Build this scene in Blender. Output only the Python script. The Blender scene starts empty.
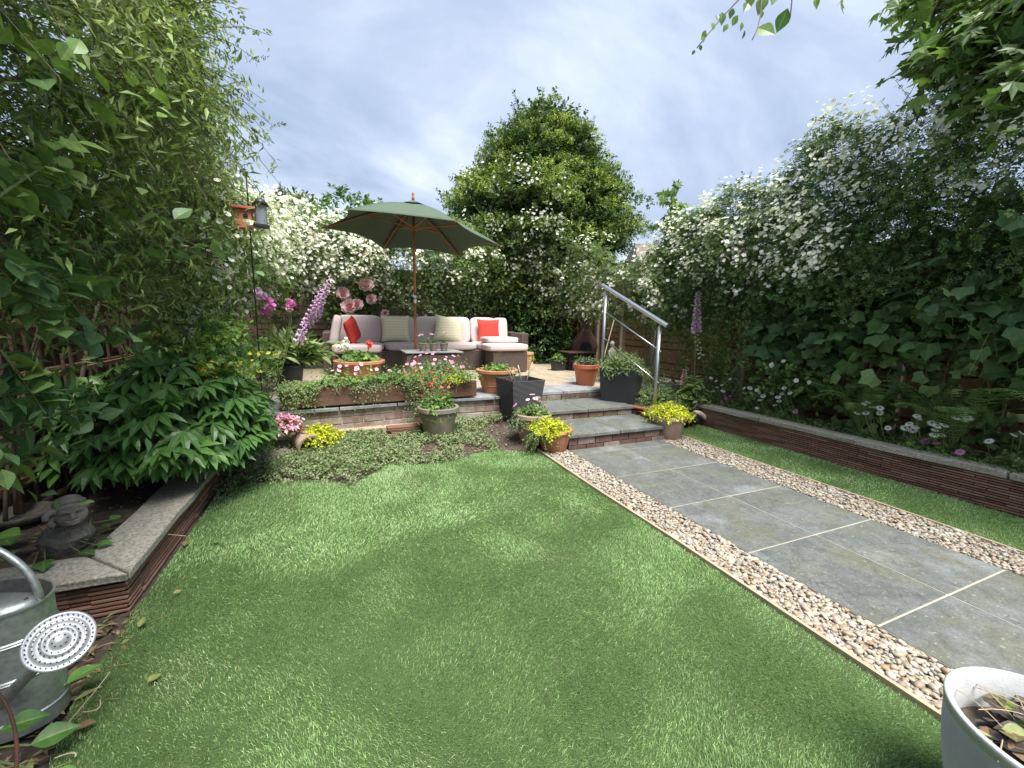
import bpy, math, numpy as np
from mathutils import Matrix, Vector
R = np.random.default_rng(7)
PI = math.pi
S = bpy.context.scene
C = S.collection
# ------------------------------------------------------------------ camera
HC = 1.3; FPX = 416.0; PITCH = .148; ROLL = .0163; YAW = .3933
_cy, _sy = math.cos(YAW), math.sin(YAW)
FW = np.array([_sy*math.cos(PITCH), _cy*math.cos(PITCH), -math.sin(PITCH)])
_r = np.array([_cy, -_sy, 0.]); _u = np.cross(_r, FW)
RT = _r*math.cos(ROLL)+_u*math.sin(ROLL); UP = -_r*math.sin(ROLL)+_u*math.cos(ROLL)
cam = bpy.data.objects.new('camera', bpy.data.cameras.new('camera')); C.objects.link(cam)
cam.data.sensor_width = 36; cam.data.lens = FPX/1024*36; cam.data.clip_start = .02; cam.data.clip_end = 2000
m = Matrix.Identity(4)
for i in range(3):
    m[i][0] = RT[i]; m[i][1] = UP[i]; m[i][2] = -FW[i]
m[2][3] = HC
cam.matrix_world = m
S.camera = cam
def ray(x, y): return FW*FPX+RT*(x-512)-UP*(y-384)
def at(x, y, z=0.):                       # ground-plane point seen at a pixel
    d = ray(x, y); return np.array([0, 0, HC])+d*((z-HC)/d[2])
def atY(x, y, Y): d = ray(x, y); return np.array([0, 0, HC])+d*(Y/d[1])
def atX(x, y, X): d = ray(x, y); return np.array([0, 0, HC])+d*(X/d[0])
# ------------------------------------------------------------------ sky, sun, exposure
w = bpy.data.worlds.new('World'); S.world = w; w.use_nodes = True
nt = w.node_tree; nt.nodes.clear()
def N(nt, t, **k):
    n = nt.nodes.new(t)
    for a, b in k.items(): setattr(n, a, b)
    return n
SUN_EL, SUN_ROT = math.radians(65), math.radians(170)
sky = N(nt, 'ShaderNodeTexSky', sky_type='NISHITA', sun_disc=False, sun_elevation=SUN_EL, sun_rotation=SUN_ROT, air_density=1., dust_density=2.)
tc = N(nt, 'ShaderNodeTexCoord'); sep = N(nt, 'ShaderNodeSeparateXYZ'); nt.links.new(tc.outputs['Generated'], sep.inputs[0])
ad = N(nt, 'ShaderNodeMath', operation='ADD'); ad.inputs[1].default_value = .22; nt.links.new(sep.outputs[2], ad.inputs[0])
mx = N(nt, 'ShaderNodeMath', operation='MAXIMUM'); mx.inputs[1].default_value = .06; nt.links.new(ad.outputs[0], mx.inputs[0])
cmb = N(nt, 'ShaderNodeCombineXYZ')
for i in (0, 1):
    dv = N(nt, 'ShaderNodeMath', operation='DIVIDE'); nt.links.new(sep.outputs[i], dv.inputs[0]); nt.links.new(mx.outputs[0], dv.inputs[1]); nt.links.new(dv.outputs[0], cmb.inputs[i])
mp = N(nt, 'ShaderNodeMapping'); mp.inputs['Rotation'].default_value = (0, 0, .35); mp.inputs['Scale'].default_value = (.75, 1.15, 1); nt.links.new(cmb.outputs[0], mp.inputs[0])
no = N(nt, 'ShaderNodeTexNoise'); no.inputs['Scale'].default_value = 1.0; no.inputs['Detail'].default_value = 8; no.inputs['Roughness'].default_value = .56; no.inputs['Distortion'].default_value = .5
nt.links.new(mp.outputs[0], no.inputs['Vector'])
rp = N(nt, 'ShaderNodeValToRGB'); e = rp.color_ramp.elements
e[0].position = .38; e[0].color = (1.98, 2.5, 3.5, 1); e[1].position = .66; e[1].color = (4.7, 5.1, 5.7, 1)
x = e.new(.5); x.color = (2.85, 3.4, 4.4, 1)
nt.links.new(no.outputs[0], rp.inputs[0])
mr = N(nt, 'ShaderNodeMapRange'); mr.inputs['From Min'].default_value = 0; mr.inputs['From Max'].default_value = .35; mr.inputs['To Min'].default_value = .35; mr.inputs['To Max'].default_value = 0
nt.links.new(sep.outputs[2], mr.inputs[0])
hz = N(nt, 'ShaderNodeMix', data_type='RGBA'); hz.inputs[7].default_value = (4.3, 4.75, 5.4, 1)
nt.links.new(mr.outputs[0], hz.inputs[0]); nt.links.new(rp.outputs[0], hz.inputs[6])
mix = N(nt, 'ShaderNodeMix', data_type='RGBA'); mix.inputs[0].default_value = .93
nt.links.new(sky.outputs[0], mix.inputs[6]); nt.links.new(hz.outputs[2], mix.inputs[7])
bg = N(nt, 'ShaderNodeBackground'); bg.inputs[1].default_value = .1
out = N(nt, 'ShaderNodeOutputWorld'); nt.links.new(mix.outputs[2], bg.inputs[0]); nt.links.new(bg.outputs[0], out.inputs[0])
sl = bpy.data.lights.new('sun', 'SUN'); sl.energy = 4.0; sl.angle = math.radians(30); sl.color = (1, .965, .91)
so = bpy.data.objects.new('sun', sl); C.objects.link(so)
sd = Vector((math.sin(SUN_ROT)*math.cos(SUN_EL), math.cos(SUN_ROT)*math.cos(SUN_EL), math.sin(SUN_EL)))
so.rotation_euler = (sd).to_track_quat('Z', 'Y').to_euler(); so.location = (0, 0, 20)
S.view_settings.view_transform = 'Standard'; S.view_settings.look = 'None'; S.view_settings.gamma = 1; S.view_settings.exposure = 1.15
S.render.engine = 'CYCLES'
S.cycles.max_bounces = 6; S.cycles.diffuse_bounces = 3; S.cycles.transmission_bounces = 3; S.cycles.glossy_bounces = 2; S.cycles.transparent_max_bounces = 4
# ------------------------------------------------------------------ materials
MATS = {}
def newmat(name):
    m = bpy.data.materials.new(name); m.use_nodes = True; t = m.node_tree
    b = t.nodes['Principled BSDF']; o = t.nodes['Material Output']; MATS[name] = m
    return m, t, b, o
def ramp(t, cols, src, interp='LINEAR'):
    r = N(t, 'ShaderNodeValToRGB'); r.color_ramp.interpolation = interp; e = r.color_ramp.elements
    n = len(cols)
    for i, c in enumerate(cols):
        if len(c) == 4: p, c = c[0], c[1:]
        else: p = i/(max(n-1, 1))
        if i < 2: q = e[i]; q.position = p
        else: q = e.new(p)
        q.color = (*c, 1)
    t.links.new(src, r.inputs[0]); return r.outputs[0]
def noise(t, vec, scale, det=4, rough=.55, dist=0.):
    n = N(t, 'ShaderNodeTexNoise'); n.inputs['Scale'].default_value = scale; n.inputs['Detail'].default_value = det
    n.inputs['Roughness'].default_value = rough; n.inputs['Distortion'].default_value = dist
    if vec: t.links.new(vec, n.inputs['Vector'])
    return n.outputs[0]
def attr(t, name):
    a = N(t, 'ShaderNodeAttribute'); a.attribute_name = name; return a.outputs['Fac']
def mixc(t, fac, a, b, mode='MIX'):
    x = N(t, 'ShaderNodeMix', data_type='RGBA', blend_type=mode)
    for s, v in ((0, fac), (6, a), (7, b)):
        if isinstance(v, (int, float)): x.inputs[s].default_value = v
        elif isinstance(v, tuple): x.inputs[s].default_value = (*v, 1)
        else: t.links.new(v, x.inputs[s])
    return x.outputs[2]
def mth(t, op, a, b=0., clamp=False):
    x = N(t, 'ShaderNodeMath', operation=op); x.use_clamp = clamp
    for s, v in ((0, a), (1, b)):
        if isinstance(v, (int, float)): x.inputs[s].default_value = v
        else: t.links.new(v, x.inputs[s])
    return x.outputs[0]
def bump(t, b, h, dist=.002, strength=1.):
    n = N(t, 'ShaderNodeBump'); n.inputs['Distance'].default_value = dist; n.inputs['Strength'].default_value = strength
    t.links.new(h, n.inputs['Height']); t.links.new(n.outputs[0], b.inputs['Normal'])
def objco(t, scale=None):
    c = N(t, 'ShaderNodeTexCoord').outputs['Object']
    if scale:
        m = N(t, 'ShaderNodeMapping'); m.inputs['Scale'].default_value = scale; t.links.new(c, m.inputs[0]); c = m.outputs[0]
    return c
def leafmat(name, cols, rough=.45, trans=.3, vein=.35, spec=.4):
    m, t, b, o = newmat(name)
    c = ramp(t, cols, attr(t, 'rnd'))
    c = mixc(t, .30, c, ramp(t, [(.3, .35, .4, .3), (.7, 1.5, 1.5, 1.3)], noise(t, objco(t), 55, 2)), 'MULTIPLY')
    if vein:
        f = N(t, 'ShaderNodeMapRange'); f.inputs['From Min'].default_value = 0; f.inputs['From Max'].default_value = .16
        f.inputs['To Min'].default_value = vein; f.inputs['To Max'].default_value = 0; t.links.new(attr(t, 'mid'), f.inputs[0])
        c = mixc(t, f.outputs[0], c, (.30, .38, .16))
    t.links.new(c, b.inputs['Base Color']); b.inputs['Roughness'].default_value = rough; b.inputs['Specular IOR Level'].default_value = spec
    if trans:
        tr = N(t, 'ShaderNodeBsdfTranslucent'); c2 = mixc(t, .5, c, mixc(t, 1., c, (1.6, 1.7, .6), 'MULTIPLY'))
        t.links.new(c2, tr.inputs[0]); ms = N(t, 'ShaderNodeMixShader'); ms.inputs[0].default_value = trans
        t.links.new(b.outputs[0], ms.inputs[1]); t.links.new(tr.outputs[0], ms.inputs[2]); t.links.new(ms.outputs[0], o.inputs[0])
    return m
def noisemat(name, cols, scale=8., rough=.8, bumpd=.002, bscale=None, metal=0., sc=None, rndmix=0., det=5, spec=.4):
    m, t, b, o = newmat(name); co = objco(t, sc)
    f = noise(t, co, scale, det)
    if rndmix: f = mth(t, 'ADD', mth(t, 'MULTIPLY', f, 1-rndmix), mth(t, 'MULTIPLY', attr(t, 'rnd'), rndmix))
    t.links.new(ramp(t, cols, f), b.inputs['Base Color'])
    b.inputs['Roughness'].default_value = rough; b.inputs['Metallic'].default_value = metal; b.inputs['Specular IOR Level'].default_value = spec
    if bumpd: bump(t, b, noise(t, co, bscale or scale*4, 4), bumpd)
    return m
def flat(name, col, rough=.6, metal=0., spec=.5):
    m, t, b, o = newmat(name); b.inputs['Base Color'].default_value = (*col, 1); b.inputs['Roughness'].default_value = rough
    b.inputs['Metallic'].default_value = metal; b.inputs['Specular IOR Level'].default_value = spec; return m

G = leafmat
G('grass', [(.16, .27, .09), (.23, .38, .14), (.31, .49, .20), (.44, .63, .33), (.54, .57, .39)], .42, .3, 0, .45)
G('leaf_peony', [(.05, .13, .03), (.075, .18, .04), (.12, .25, .06)], .38, .22, .45)
G('leaf_honeysuckle', [(.06, .14, .06), (.10, .20, .08), (.15, .26, .10), (.22, .34, .08)], .42, .25, .5)
G('leaf_jasmine', [(.08, .13, .035), (.13, .20, .055), (.19, .27, .08), (.30, .37, .14)], .5, .3, .2)
G('leaf_rose', [(.07, .13, .04), (.12, .20, .055), (.17, .26, .075), (.25, .34, .11)], .5, .3, .2)
G('leaf_rose_yellowing', [(0, .08, .18, .05), (.5, .13, .26, .06), (.88, .22, .38, .08), (.95, .55, .50, .06), (1, .6, .5, .05)], .45, .3, .2)
G('leaf_dark_climber', [(.055, .10, .032), (.085, .15, .045), (.125, .20, .065), (.19, .27, .09)], .5, .28, .2)
G('leaf_vine', [(.055, .12, .045), (.085, .17, .06), (.13, .23, .08), (.19, .29, .11)], .5, .25, .35)
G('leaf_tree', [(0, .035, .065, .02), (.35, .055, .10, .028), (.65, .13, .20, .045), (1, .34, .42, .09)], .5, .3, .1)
G('leaf_laurel', [(.03, .065, .018), (.045, .10, .025), (.08, .17, .035), (.15, .25, .05)], .3, .2, .1, .6)
G('leaf_olive', [(.09, .11, .055), (.12, .14, .07), (.17, .18, .09)], .6, .25, 0)
G('leaf_fresh', [(.07, .15, .035), (.11, .22, .05), (.16, .29, .06), (.22, .34, .09)], .5, .3, .2)
G('leaf_pale', [(.10, .17, .06), (.16, .24, .09), (.24, .31, .12), (.30, .34, .16)], .5, .3, .3)
G('leaf_silver', [(.10, .14, .08), (.16, .20, .12), (.25, .29, .18)], .6, .2, 0)
G('leaf_lime', [(.35, .40, .02), (.55, .58, .03), (.70, .70, .05)], .5, .3, 0)
G('leaf_fern', [(.10, .20, .06), (.15, .27, .09), (.22, .35, .13)], .5, .3, .1)
G('leaf_maple', [(.06, .12, .035), (.10, .18, .05), (.18, .28, .07)], .45, .35, .2)
G('leaf_thyme', [(.10, .16, .06), (.17, .25, .10), (.25, .32, .15), (.32, .30, .20)], .6, .25, 0)
G('leaf_variegated', [(.20, .30, .12), (.10, .20, .06), (.45, .5, .3), (.07, .15, .04)], .5, .25, 0)
G('leaf_bronze', [(.16, .05, .03), (.25, .10, .05), (.10, .14, .04)], .5, .25, 0)
G('petal_white', [(.72, .70, .62), (.82, .82, .78), (.86, .86, .84)], .6, .3, 0)
G('petal_cream', [(.72, .71, .64), (.82, .81, .77), (.86, .86, .84)], .6, .3, 0)
G('petal_pink', [(.74, .28, .48), (.82, .46, .62), (.88, .64, .74)], .6, .3, 0)
G('petal_magenta', [(.55, .08, .42), (.65, .16, .52), (.70, .3, .6)], .6, .3, 0)
G('petal_purple', [(.45, .22, .52), (.60, .38, .66), (.74, .60, .76)], .6, .3, 0)
G('petal_red', [(.70, .05, .025), (.80, .09, .04)], .6, .2, 0)
G('petal_yellow', [(.75, .62, .05), (.8, .7, .1)], .6, .3, 0)
flat('flower_eye', (.16, .12, .10), .7); flat('flower_gold', (.65, .42, .05), .7)
G('leaf_dead', [(.12, .07, .04), (.22, .14, .08), (.32, .24, .15), (.16, .20, .05)], .6, .15, .3)
G('leaf_pot_litter', [(0, .03, .022, .024), (.5, .07, .05, .05), (.66, .17, .10, .06), (.80, .13, .18, .05), (1, .26, .27, .07)], .55, .1, .3)
noisemat('bark', [(.05, .035, .025), (.12, .09, .065), (.18, .14, .10)], 30, .9, .004, 60)
noisemat('stem_green', [(.10, .16, .05), (.16, .20, .08)], 30, .6, 0)
noisemat('stem_brown', [(.10, .07, .045), (.22, .17, .11)], 40, .8, 0)
noisemat('soil', [(.035, .026, .02), (.07, .052, .04), (.15, .12, .09)], 26, .95, .012, 60)
noisemat('rough_ground', [(.04, .06, .02), (.09, .11, .04), (.14, .12, .07)], 3, .95, .02, 20)
noisemat('turf_backing', [(.03, .055, .015), (.05, .085, .025), (.08, .12, .04)], 12, .95, .004, 200)
noisemat('brick', [(.05, .025, .02), (.11, .06, .045), (.20, .14, .12), (.42, .38, .34)], 16, .85, .004, 50, rndmix=.45)
noisemat('tile_stack', [(.09, .045, .03), (.20, .105, .07), (.30, .18, .125)], 14, .85, .002, 80, rndmix=.6)
noisemat('stone_cap', [(0, .08, .075, .06), (.40, .22, .205, .17), (.52, .32, .30, .25), (.64, .40, .375, .31), (1, .58, .55, .48)], 75, .9, .006, 130, det=8)
noisemat('mortar', [(.28, .26, .21), (.48, .45, .36)], 30, .9, .002)
noisemat('old_wood', [(.035, .020, .014), (.085, .050, .034), (.15, .10, .07)], 6, .8, .003, 30, sc=(6, .6, 6), rndmix=.3)
noisemat('sleeper_wood', [(.035, .018, .012), (.085, .042, .027), (.15, .08, .05), (.24, .17, .12)], 5, .75, .004, 22, sc=(.7, 5, 9), rndmix=.2)
noisemat('fence_wood', [(.14, .08, .045), (.22, .13, .075), (.30, .19, .11)], 4, .85, .002, 20, sc=(.8, .8, 10), rndmix=.4)
noisemat('edge_wood', [(.22, .17, .11), (.40, .32, .22), (.5, .42, .3)], 8, .85, .002, 40, sc=(6, 1, 6))
noisemat('rosewood', [(.32, .10, .035), (.45, .17, .06)], 6, .4, 0, sc=(10, 10, .8))
noisemat('terracotta', [(0, .30, .115, .055), (.5, .40, .17, .085), (.72, .46, .24, .14), (1, .56, .42, .33)], 7, .85, .001, 60)
noisemat('terracotta_pale', [(0, .40, .20, .12), (.5, .50, .29, .19), (1, .60, .50, .42)], 9, .85, .001, 60)
noisemat('terracotta_plastic', [(.38, .105, .045), (.44, .14, .065)], 5, .5, 0)
noisemat('grey_pot', [(.12, .10, .08), (.21, .18, .145), (.32, .28, .23)], 8, .85, .001, 60)
noisemat('stone_dark', [(.04, .038, .034), (.12, .11, .095), (.26, .24, .21)], 30, .95, .008, 70)
noisemat('stone_head', [(.12, .10, .085), (.26, .22, .19), (.38, .34, .30)], 22, .9, .002, 60)
noisemat('stone_figure', [(.35, .35, .33), (.55, .55, .52)], 22, .9, .002, 60)
noisemat('iron_rust', [(.025, .014, .011), (.06, .028, .02), (.12, .055, .035)], 9, .85, .002, 60)
noisemat('whitewashed_brick', [(.12, .06, .045), (.22, .14, .11), (.38, .33, .29), (.68, .66, .62)], 15, .9, .004, 50, rndmix=.3)
noisemat('weathered_terracotta', [(0, .24, .17, .13), (.5, .34, .25, .19), (1, .48, .42, .36)], 9, .9, .001, 60)
flat('black_plastic', (.022, .024, .028), .45); flat('black_metal', (.02, .02, .022), .4, .6)
flat('steel', (.62, .63, .65), .28, 1.); flat('dull_steel', (.45, .46, .48), .45, 1.)
flat('brass_red', (.35, .05, .03), .4); flat('opening_shade', (.012, .012, .014), .9)  # the black one paints the shade inside openings as a flat colour
flat('bird_box_orange', (.45, .17, .10), .7); flat('clear_tube', (.20, .22, .25), .15); flat('cable_white', (.6, .6, .58), .5)
flat('wall_render', (.45, .38, .30), .9); flat('bird_black', (.015, .015, .022), .35); flat('bird_cream', (.60, .45, .38), .5); flat('bird_red', (.35, .03, .02), .5)
flat('label_red', (.5, .10, .09), .5); flat('label_pale', (.62, .55, .52), .5)
flat('string_dark', (.10, .10, .09), .7)
# slate paving
def slate(name, cols, green=.35):
    m, t, b, o = newmat(name); co = objco(t)
    v = N(t, 'ShaderNodeVectorMath', operation='ADD'); cb = N(t, 'ShaderNodeCombineXYZ'); a = mth(t, 'MULTIPLY', attr(t, 'rnd'), 37.)
    for i in range(3): t.links.new(a, cb.inputs[i])
    t.links.new(co, v.inputs[0]); t.links.new(cb.outputs[0], v.inputs[1]); vv = v.outputs[0]
    c = ramp(t, cols, noise(t, vv, 3.2, 8, .65, .9))
    c = mixc(t, mth(t, 'MULTIPLY', ramp(t, [(.45, 0, 0, 0), (.65, 1, 1, 1)], noise(t, vv, 3.7, 4)), green), c, (.14, .14, .085))
    hazy = ramp(t, [(.55, 0, 0, 0), (.75, 1, 1, 1)], noise(t, vv, 1.9, 3))
    c = mixc(t, mth(t, 'MULTIPLY', hazy, .45), c, (.36, .38, .41))
    c = mixc(t, .55, c, ramp(t, [(.3, .45, .45, .42), (.5, .95, .95, .95), (.7, 1.35, 1.35, 1.38)], noise(t, vv, 9, 8, .7, 1.2)), 'MULTIPLY')
    c = mixc(t, .4, c, ramp(t, [(.35, .6, .6, .6), (.65, 1.3, 1.3, 1.3)], noise(t, vv, 90, 3, .6)), 'MULTIPLY')
    sp = ramp(t, [(.66, 0, 0, 0), (.72, 1, 1, 1)], noise(t, vv, 45, 2)); c = mixc(t, mth(t, 'MULTIPLY', sp, .35), c, (.45, .44, .38))
    cr = N(t, 'ShaderNodeTexVoronoi', feature='DISTANCE_TO_EDGE'); cr.inputs['Scale'].default_value = 3.2
    wv = N(t, 'ShaderNodeVectorMath', operation='ADD'); nn = N(t, 'ShaderNodeTexNoise'); nn.inputs['Scale'].default_value = 5; t.links.new(vv, nn.inputs['Vector'])
    t.links.new(vv, wv.inputs[0]); t.links.new(nn.outputs[1], wv.inputs[1]); t.links.new(wv.outputs[0], cr.inputs['Vector'])
    ck = ramp(t, [(0, 1, 1, 1), (.02, 0, 0, 0)], cr.outputs[0]); msk = ramp(t, [(.5, 0, 0, 0), (.6, 1, 1, 1)], noise(t, vv, 2.2, 2))
    ckm = mth(t, 'MULTIPLY', ck, mth(t, 'MULTIPLY', msk, .7)); c = mixc(t, ckm, c, (.04, .04, .035))
    t.links.new(c, b.inputs['Base Color'])
    t.links.new(ramp(t, [(.42,)*3, (.75,)*3], noise(t, vv, 6, 4)), b.inputs['Roughness'])
    bump(t, b, noise(t, vv, 14, 7, .65), .006)
slate('slate', [(.065, .073, .068), (.10, .109, .102), (.15, .16, .155), (.23, .24, .24)], .5)
slate('slate_pale', [(.16, .165, .16), (.23, .24, .24), (.30, .31, .32), (.36, .37, .38)], .15)
slate('sandstone', [(.28, .22, .15), (.40, .33, .23), (.50, .43, .32)], .1)
# gravel
m, t, b, o = newmat('pebble')
c = ramp(t, [(0, .36, .30, .21), (.16, .44, .39, .30), (.34, .48, .44, .37), (.46, .30, .22, .15), (.60, .58, .56, .51), (.76, .24, .22, .20), (.88, .38, .26, .16), (1, .31, .32, .33)], attr(t, 'rnd'))
c = mixc(t, .35, c, ramp(t, [(.35, .35, .28), (.75, .7, .62)], noise(t, objco(t), 60, 4)), 'MULTIPLY')
t.links.new(c, b.inputs['Base Color']); b.inputs['Roughness'].default_value = .55
# fabrics
def weave(name, c1, c2, sc, pat=None, rough=.9):
    m, t, b, o = newmat(name); co = objco(t); ck = noise(t, co, sc, 3)
    c = ramp(t, [c1, c2], ck)
    if pat:
        sp = N(t, 'ShaderNodeSeparateXYZ'); t.links.new(co, sp.inputs[0])
        zig = mth(t, 'ABSOLUTE', mth(t, 'SUBTRACT', mth(t, 'FRACT', mth(t, 'MULTIPLY', sp.outputs[0], 12.)), .5))
        st = mth(t, 'FRACT', mth(t, 'ADD', mth(t, 'MULTIPLY', sp.outputs[2], 20.), zig))
        c = mixc(t, mth(t, 'GREATER_THAN', st, .55), c, pat)
    t.links.new(c, b.inputs['Base Color']); b.inputs['Roughness'].default_value = rough; b.inputs['Specular IOR Level'].default_value = .2
    bump(t, b, noise(t, co, 300, 2), .001)
weave('cushion_fabric', (.55, .45, .435), (.63, .53, .515), 40)
weave('red_fabric', (.55, .045, .035), (.66, .07, .05), 30)
weave('cream_fabric', (.80, .73, .50), (.85, .79, .56), 40, (.66, .62, .45))
m, t, b, o = newmat('rattan'); co = objco(t); br = N(t, 'ShaderNodeTexBrick')
sp = N(t, 'ShaderNodeSeparateXYZ'); t.links.new(co, sp.inputs[0]); cb = N(t, 'ShaderNodeCombineXYZ')
t.links.new(mth(t, 'ADD', sp.outputs[0], sp.outputs[1]), cb.inputs[0]); t.links.new(sp.outputs[2], cb.inputs[1]); t.links.new(cb.outputs[0], br.inputs['Vector'])
br.inputs['Scale'].default_value = 26; br.inputs['Color1'].default_value = (.15, .105, .09, 1); br.inputs['Color2'].default_value = (.23, .17, .145, 1); br.inputs['Mortar'].default_value = (.025, .017, .014, 1); br.inputs['Mortar Size'].default_value = .05
t.links.new(br.outputs[0], b.inputs['Base Color']); b.inputs['Roughness'].default_value = .5; bump(t, b, br.outputs[1], -.003) if False else bump(t, b, mth(t, 'SUBTRACT', 1., br.outputs[1]), .004)
def ribbed(name, col, sx, sz, rough=.55, amp=.003):
    m, t, b, o = newmat(name); co = objco(t); sp = N(t, 'ShaderNodeSeparateXYZ'); t.links.new(co, sp.inputs[0])
    a = mth(t, 'SINE', mth(t, 'MULTIPLY', sp.outputs[2], sz)); c2 = mth(t, 'SINE', mth(t, 'MULTIPLY', mth(t, 'ADD', sp.outputs[0], sp.outputs[1]), sx))
    h = mth(t, 'ADD', a, mth(t, 'MULTIPLY', c2, .6)); b.inputs['Roughness'].default_value = rough
    t.links.new(ramp(t, [tuple(x*.75 for x in col), tuple(min(1, x*1.2) for x in col)], noise(t, co, 12, 4)), b.inputs['Base Color'])
    bump(t, b, h, amp)
ribbed('woven_black', (.030, .031, .036), 330, 430)
ribbed('smooth_black', (.028, .030, .036), 1, 1, .5, .0005)
m, t, b, o = newmat('galvanised'); co = objco(t); vo = N(t, 'ShaderNodeTexVoronoi'); vo.inputs['Scale'].default_value = 60; t.links.new(co, vo.inputs['Vector'])
f = mth(t, 'ADD', mth(t, 'MULTIPLY', vo.outputs[0], .5), mth(t, 'MULTIPLY', noise(t, co, 14, 5), .6))
t.links.new(ramp(t, [(.17, .19, .19), (.33, .36, .35), (.46, .49, .50)], f), b.inputs['Base Color']); b.inputs['Metallic'].default_value = .75
t.links.new(ramp(t, [(.35,)*3, (.6,)*3], noise(t, co, 25, 3)), b.inputs['Roughness'])
m, t, b, o = newmat('galvanised_bright'); co = objco(t)
t.links.new(ramp(t, [(.22, .24, .25), (.46, .48, .50)], noise(t, co, 45, 6)), b.inputs['Base Color']); b.inputs['Metallic'].default_value = .5; b.inputs['Roughness'].default_value = .4
m, t, b, o = newmat('canopy'); co = objco(t)
cc = ramp(t, [(.070, .105, .068), (.10, .14, .095)], noise(t, co, 3, 4)); t.links.new(cc, b.inputs['Base Color']); b.inputs['Roughness'].default_value = .85
tr = N(t, 'ShaderNodeBsdfTranslucent'); tr.inputs[0].default_value = (.05, .09, .055, 1); ms = N(t, 'ShaderNodeMixShader'); ms.inputs[0].default_value = .12
t.links.new(b.outputs[0], ms.inputs[1]); t.links.new(tr.outputs[0], ms.inputs[2]); t.links.new(ms.outputs[0], o.inputs[0]); bump(t, b, noise(t, co, 7, 3), .01)
m, t, b, o = newmat('fibre_pot'); co = objco(t)
t.links.new(ramp(t, [(0, .30, .31, .31), (.5, .42, .43, .43), (1, .52, .53, .53)], noise(t, co, 18, 6)), b.inputs['Base Color']); b.inputs['Roughness'].default_value = .75
bump(t, b, noise(t, co, 150, 3), .001)
m, t, b, o = newmat('roof_tile'); co = objco(t); br = N(t, 'ShaderNodeTexBrick'); br.inputs['Scale'].default_value = 2.2
t.links.new(co, br.inputs['Vector']); br.inputs['Color1'].default_value = (.16, .13, .115, 1); br.inputs['Color2'].default_value = (.24, .20, .18, 1); br.inputs['Mortar'].default_value = (.07, .06, .055, 1)
t.links.new(br.outputs[0], b.inputs['Base Color']); b.inputs['Roughness'].default_value = .9
noisemat('chimney_brick', [(.30, .12, .07), (.42, .2, .12)], 20, .9, .002)
# ------------------------------------------------------------------ mesh helpers
def nrm(a): return a/np.maximum(np.linalg.norm(a, axis=-1, keepdims=True), 1e-9)
class MB:
    def __init__(s): s.V = []; s.L = []; s.C = []; s.M = []; s.Rn = []; s.Md = []; s.n = 0
    def add(s, V, F, mat=0, rnd=None, mid=None):
        V = np.asarray(V, float).reshape(-1, 3)
        if rnd is None: rnd = R.random()
        s.V.append(V); s.Rn.append(np.broadcast_to(np.asarray(rnd, float), (len(V),))); s.Md.append(np.broadcast_to(np.asarray(1. if mid is None else mid, float), (len(V),)))
        if isinstance(F, np.ndarray):
            s.L.append(F.reshape(-1)+s.n); s.C.append(np.full(len(F), F.shape[1])); s.M.append(np.broadcast_to(np.asarray(mat), (len(F),)))
        else:
            s.L.append(np.concatenate([np.asarray(f) for f in F])+s.n); s.C.append(np.array([len(f) for f in F])); s.M.append(np.full(len(F), mat))
        s.n += len(V)
        return s
    def place(s, T, P, D, Nn, Sz, mat=None, rnd=None):
        P = np.atleast_2d(P); k = len(P)
        if k == 0: return s
        TV, TF, TM, TMat = T
        D = nrm(np.broadcast_to(D, (k, 3))); X = nrm(np.cross(D, np.broadcast_to(Nn, (k, 3)))); Z = np.cross(X, D)
        Sz = np.broadcast_to(np.asarray(Sz, float), (k,))
        V = P[:, None]+Sz[:, None, None]*(TV[None, :, 0:1]*X[:, None]+TV[None, :, 1:2]*D[:, None]+TV[None, :, 2:3]*Z[:, None])
        F = (TF[None]+(np.arange(k)*len(TV))[:, None, None]).reshape(-1, TF.shape[1])
        r = R.random(k) if rnd is None else np.broadcast_to(rnd, (k,))
        mm = np.tile(TMat, k) if mat is None else mat
        return s.add(V, F, mm, np.repeat(r, len(TV)), np.tile(TM, k))
    def build(s, name, mats, parent=None, smooth=False, loc=None, bevel=0., seg=2, sharp=None):
        me = bpy.data.meshes.new(name)
        V = np.concatenate(s.V); L = np.concatenate(s.L).astype(np.int32); Cn = np.concatenate(s.C)
        o = bpy.data.objects.new(name, me)
        org = np.zeros(3)
        if parent is not None:
            o.parent = parent; org = np.array(wloc(parent))
        elif loc is None:
            org = np.array([(V[:, 0].min()+V[:, 0].max())/2, (V[:, 1].min()+V[:, 1].max())/2, V[:, 2].min()]); o.location = org
        else: org = np.array(loc, float); o.location = org
        V = V-org
        me.vertices.add(len(V)); me.vertices.foreach_set('co', V.astype(np.float32).ravel())
        me.loops.add(len(L)); me.loops.foreach_set('vertex_index', L)
        me.polygons.add(len(Cn)); st = np.zeros(len(Cn), np.int32); st[1:] = np.cumsum(Cn)[:-1]
        me.polygons.foreach_set('loop_start', st)
        me.polygons.foreach_set('material_index', np.concatenate(s.M).astype(np.int32))
        if smooth: me.polygons.foreach_set('use_smooth', np.ones(len(Cn), bool))
        else: me.polygons.foreach_set('use_smooth', np.zeros(len(Cn), bool))
        for an, dat in (('rnd', s.Rn), ('mid', s.Md)):
            a = me.attributes.new(an, 'FLOAT', 'POINT'); a.data.foreach_set('value', np.concatenate(dat).astype(np.float32))
        me.update(calc_edges=True); me.validate()
        for mt in ([mats] if isinstance(mats, str) else mats): me.materials.append(MATS[mt])
        if bevel:
            b = o.modifiers.new('bevel', 'BEVEL'); b.width = bevel; b.segments = seg; b.limit_method = 'ANGLE'; b.angle_limit = .7
        if sharp:
            me.set_sharp_from_angle(angle=sharp)
        C.objects.link(o)
        return o
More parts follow.
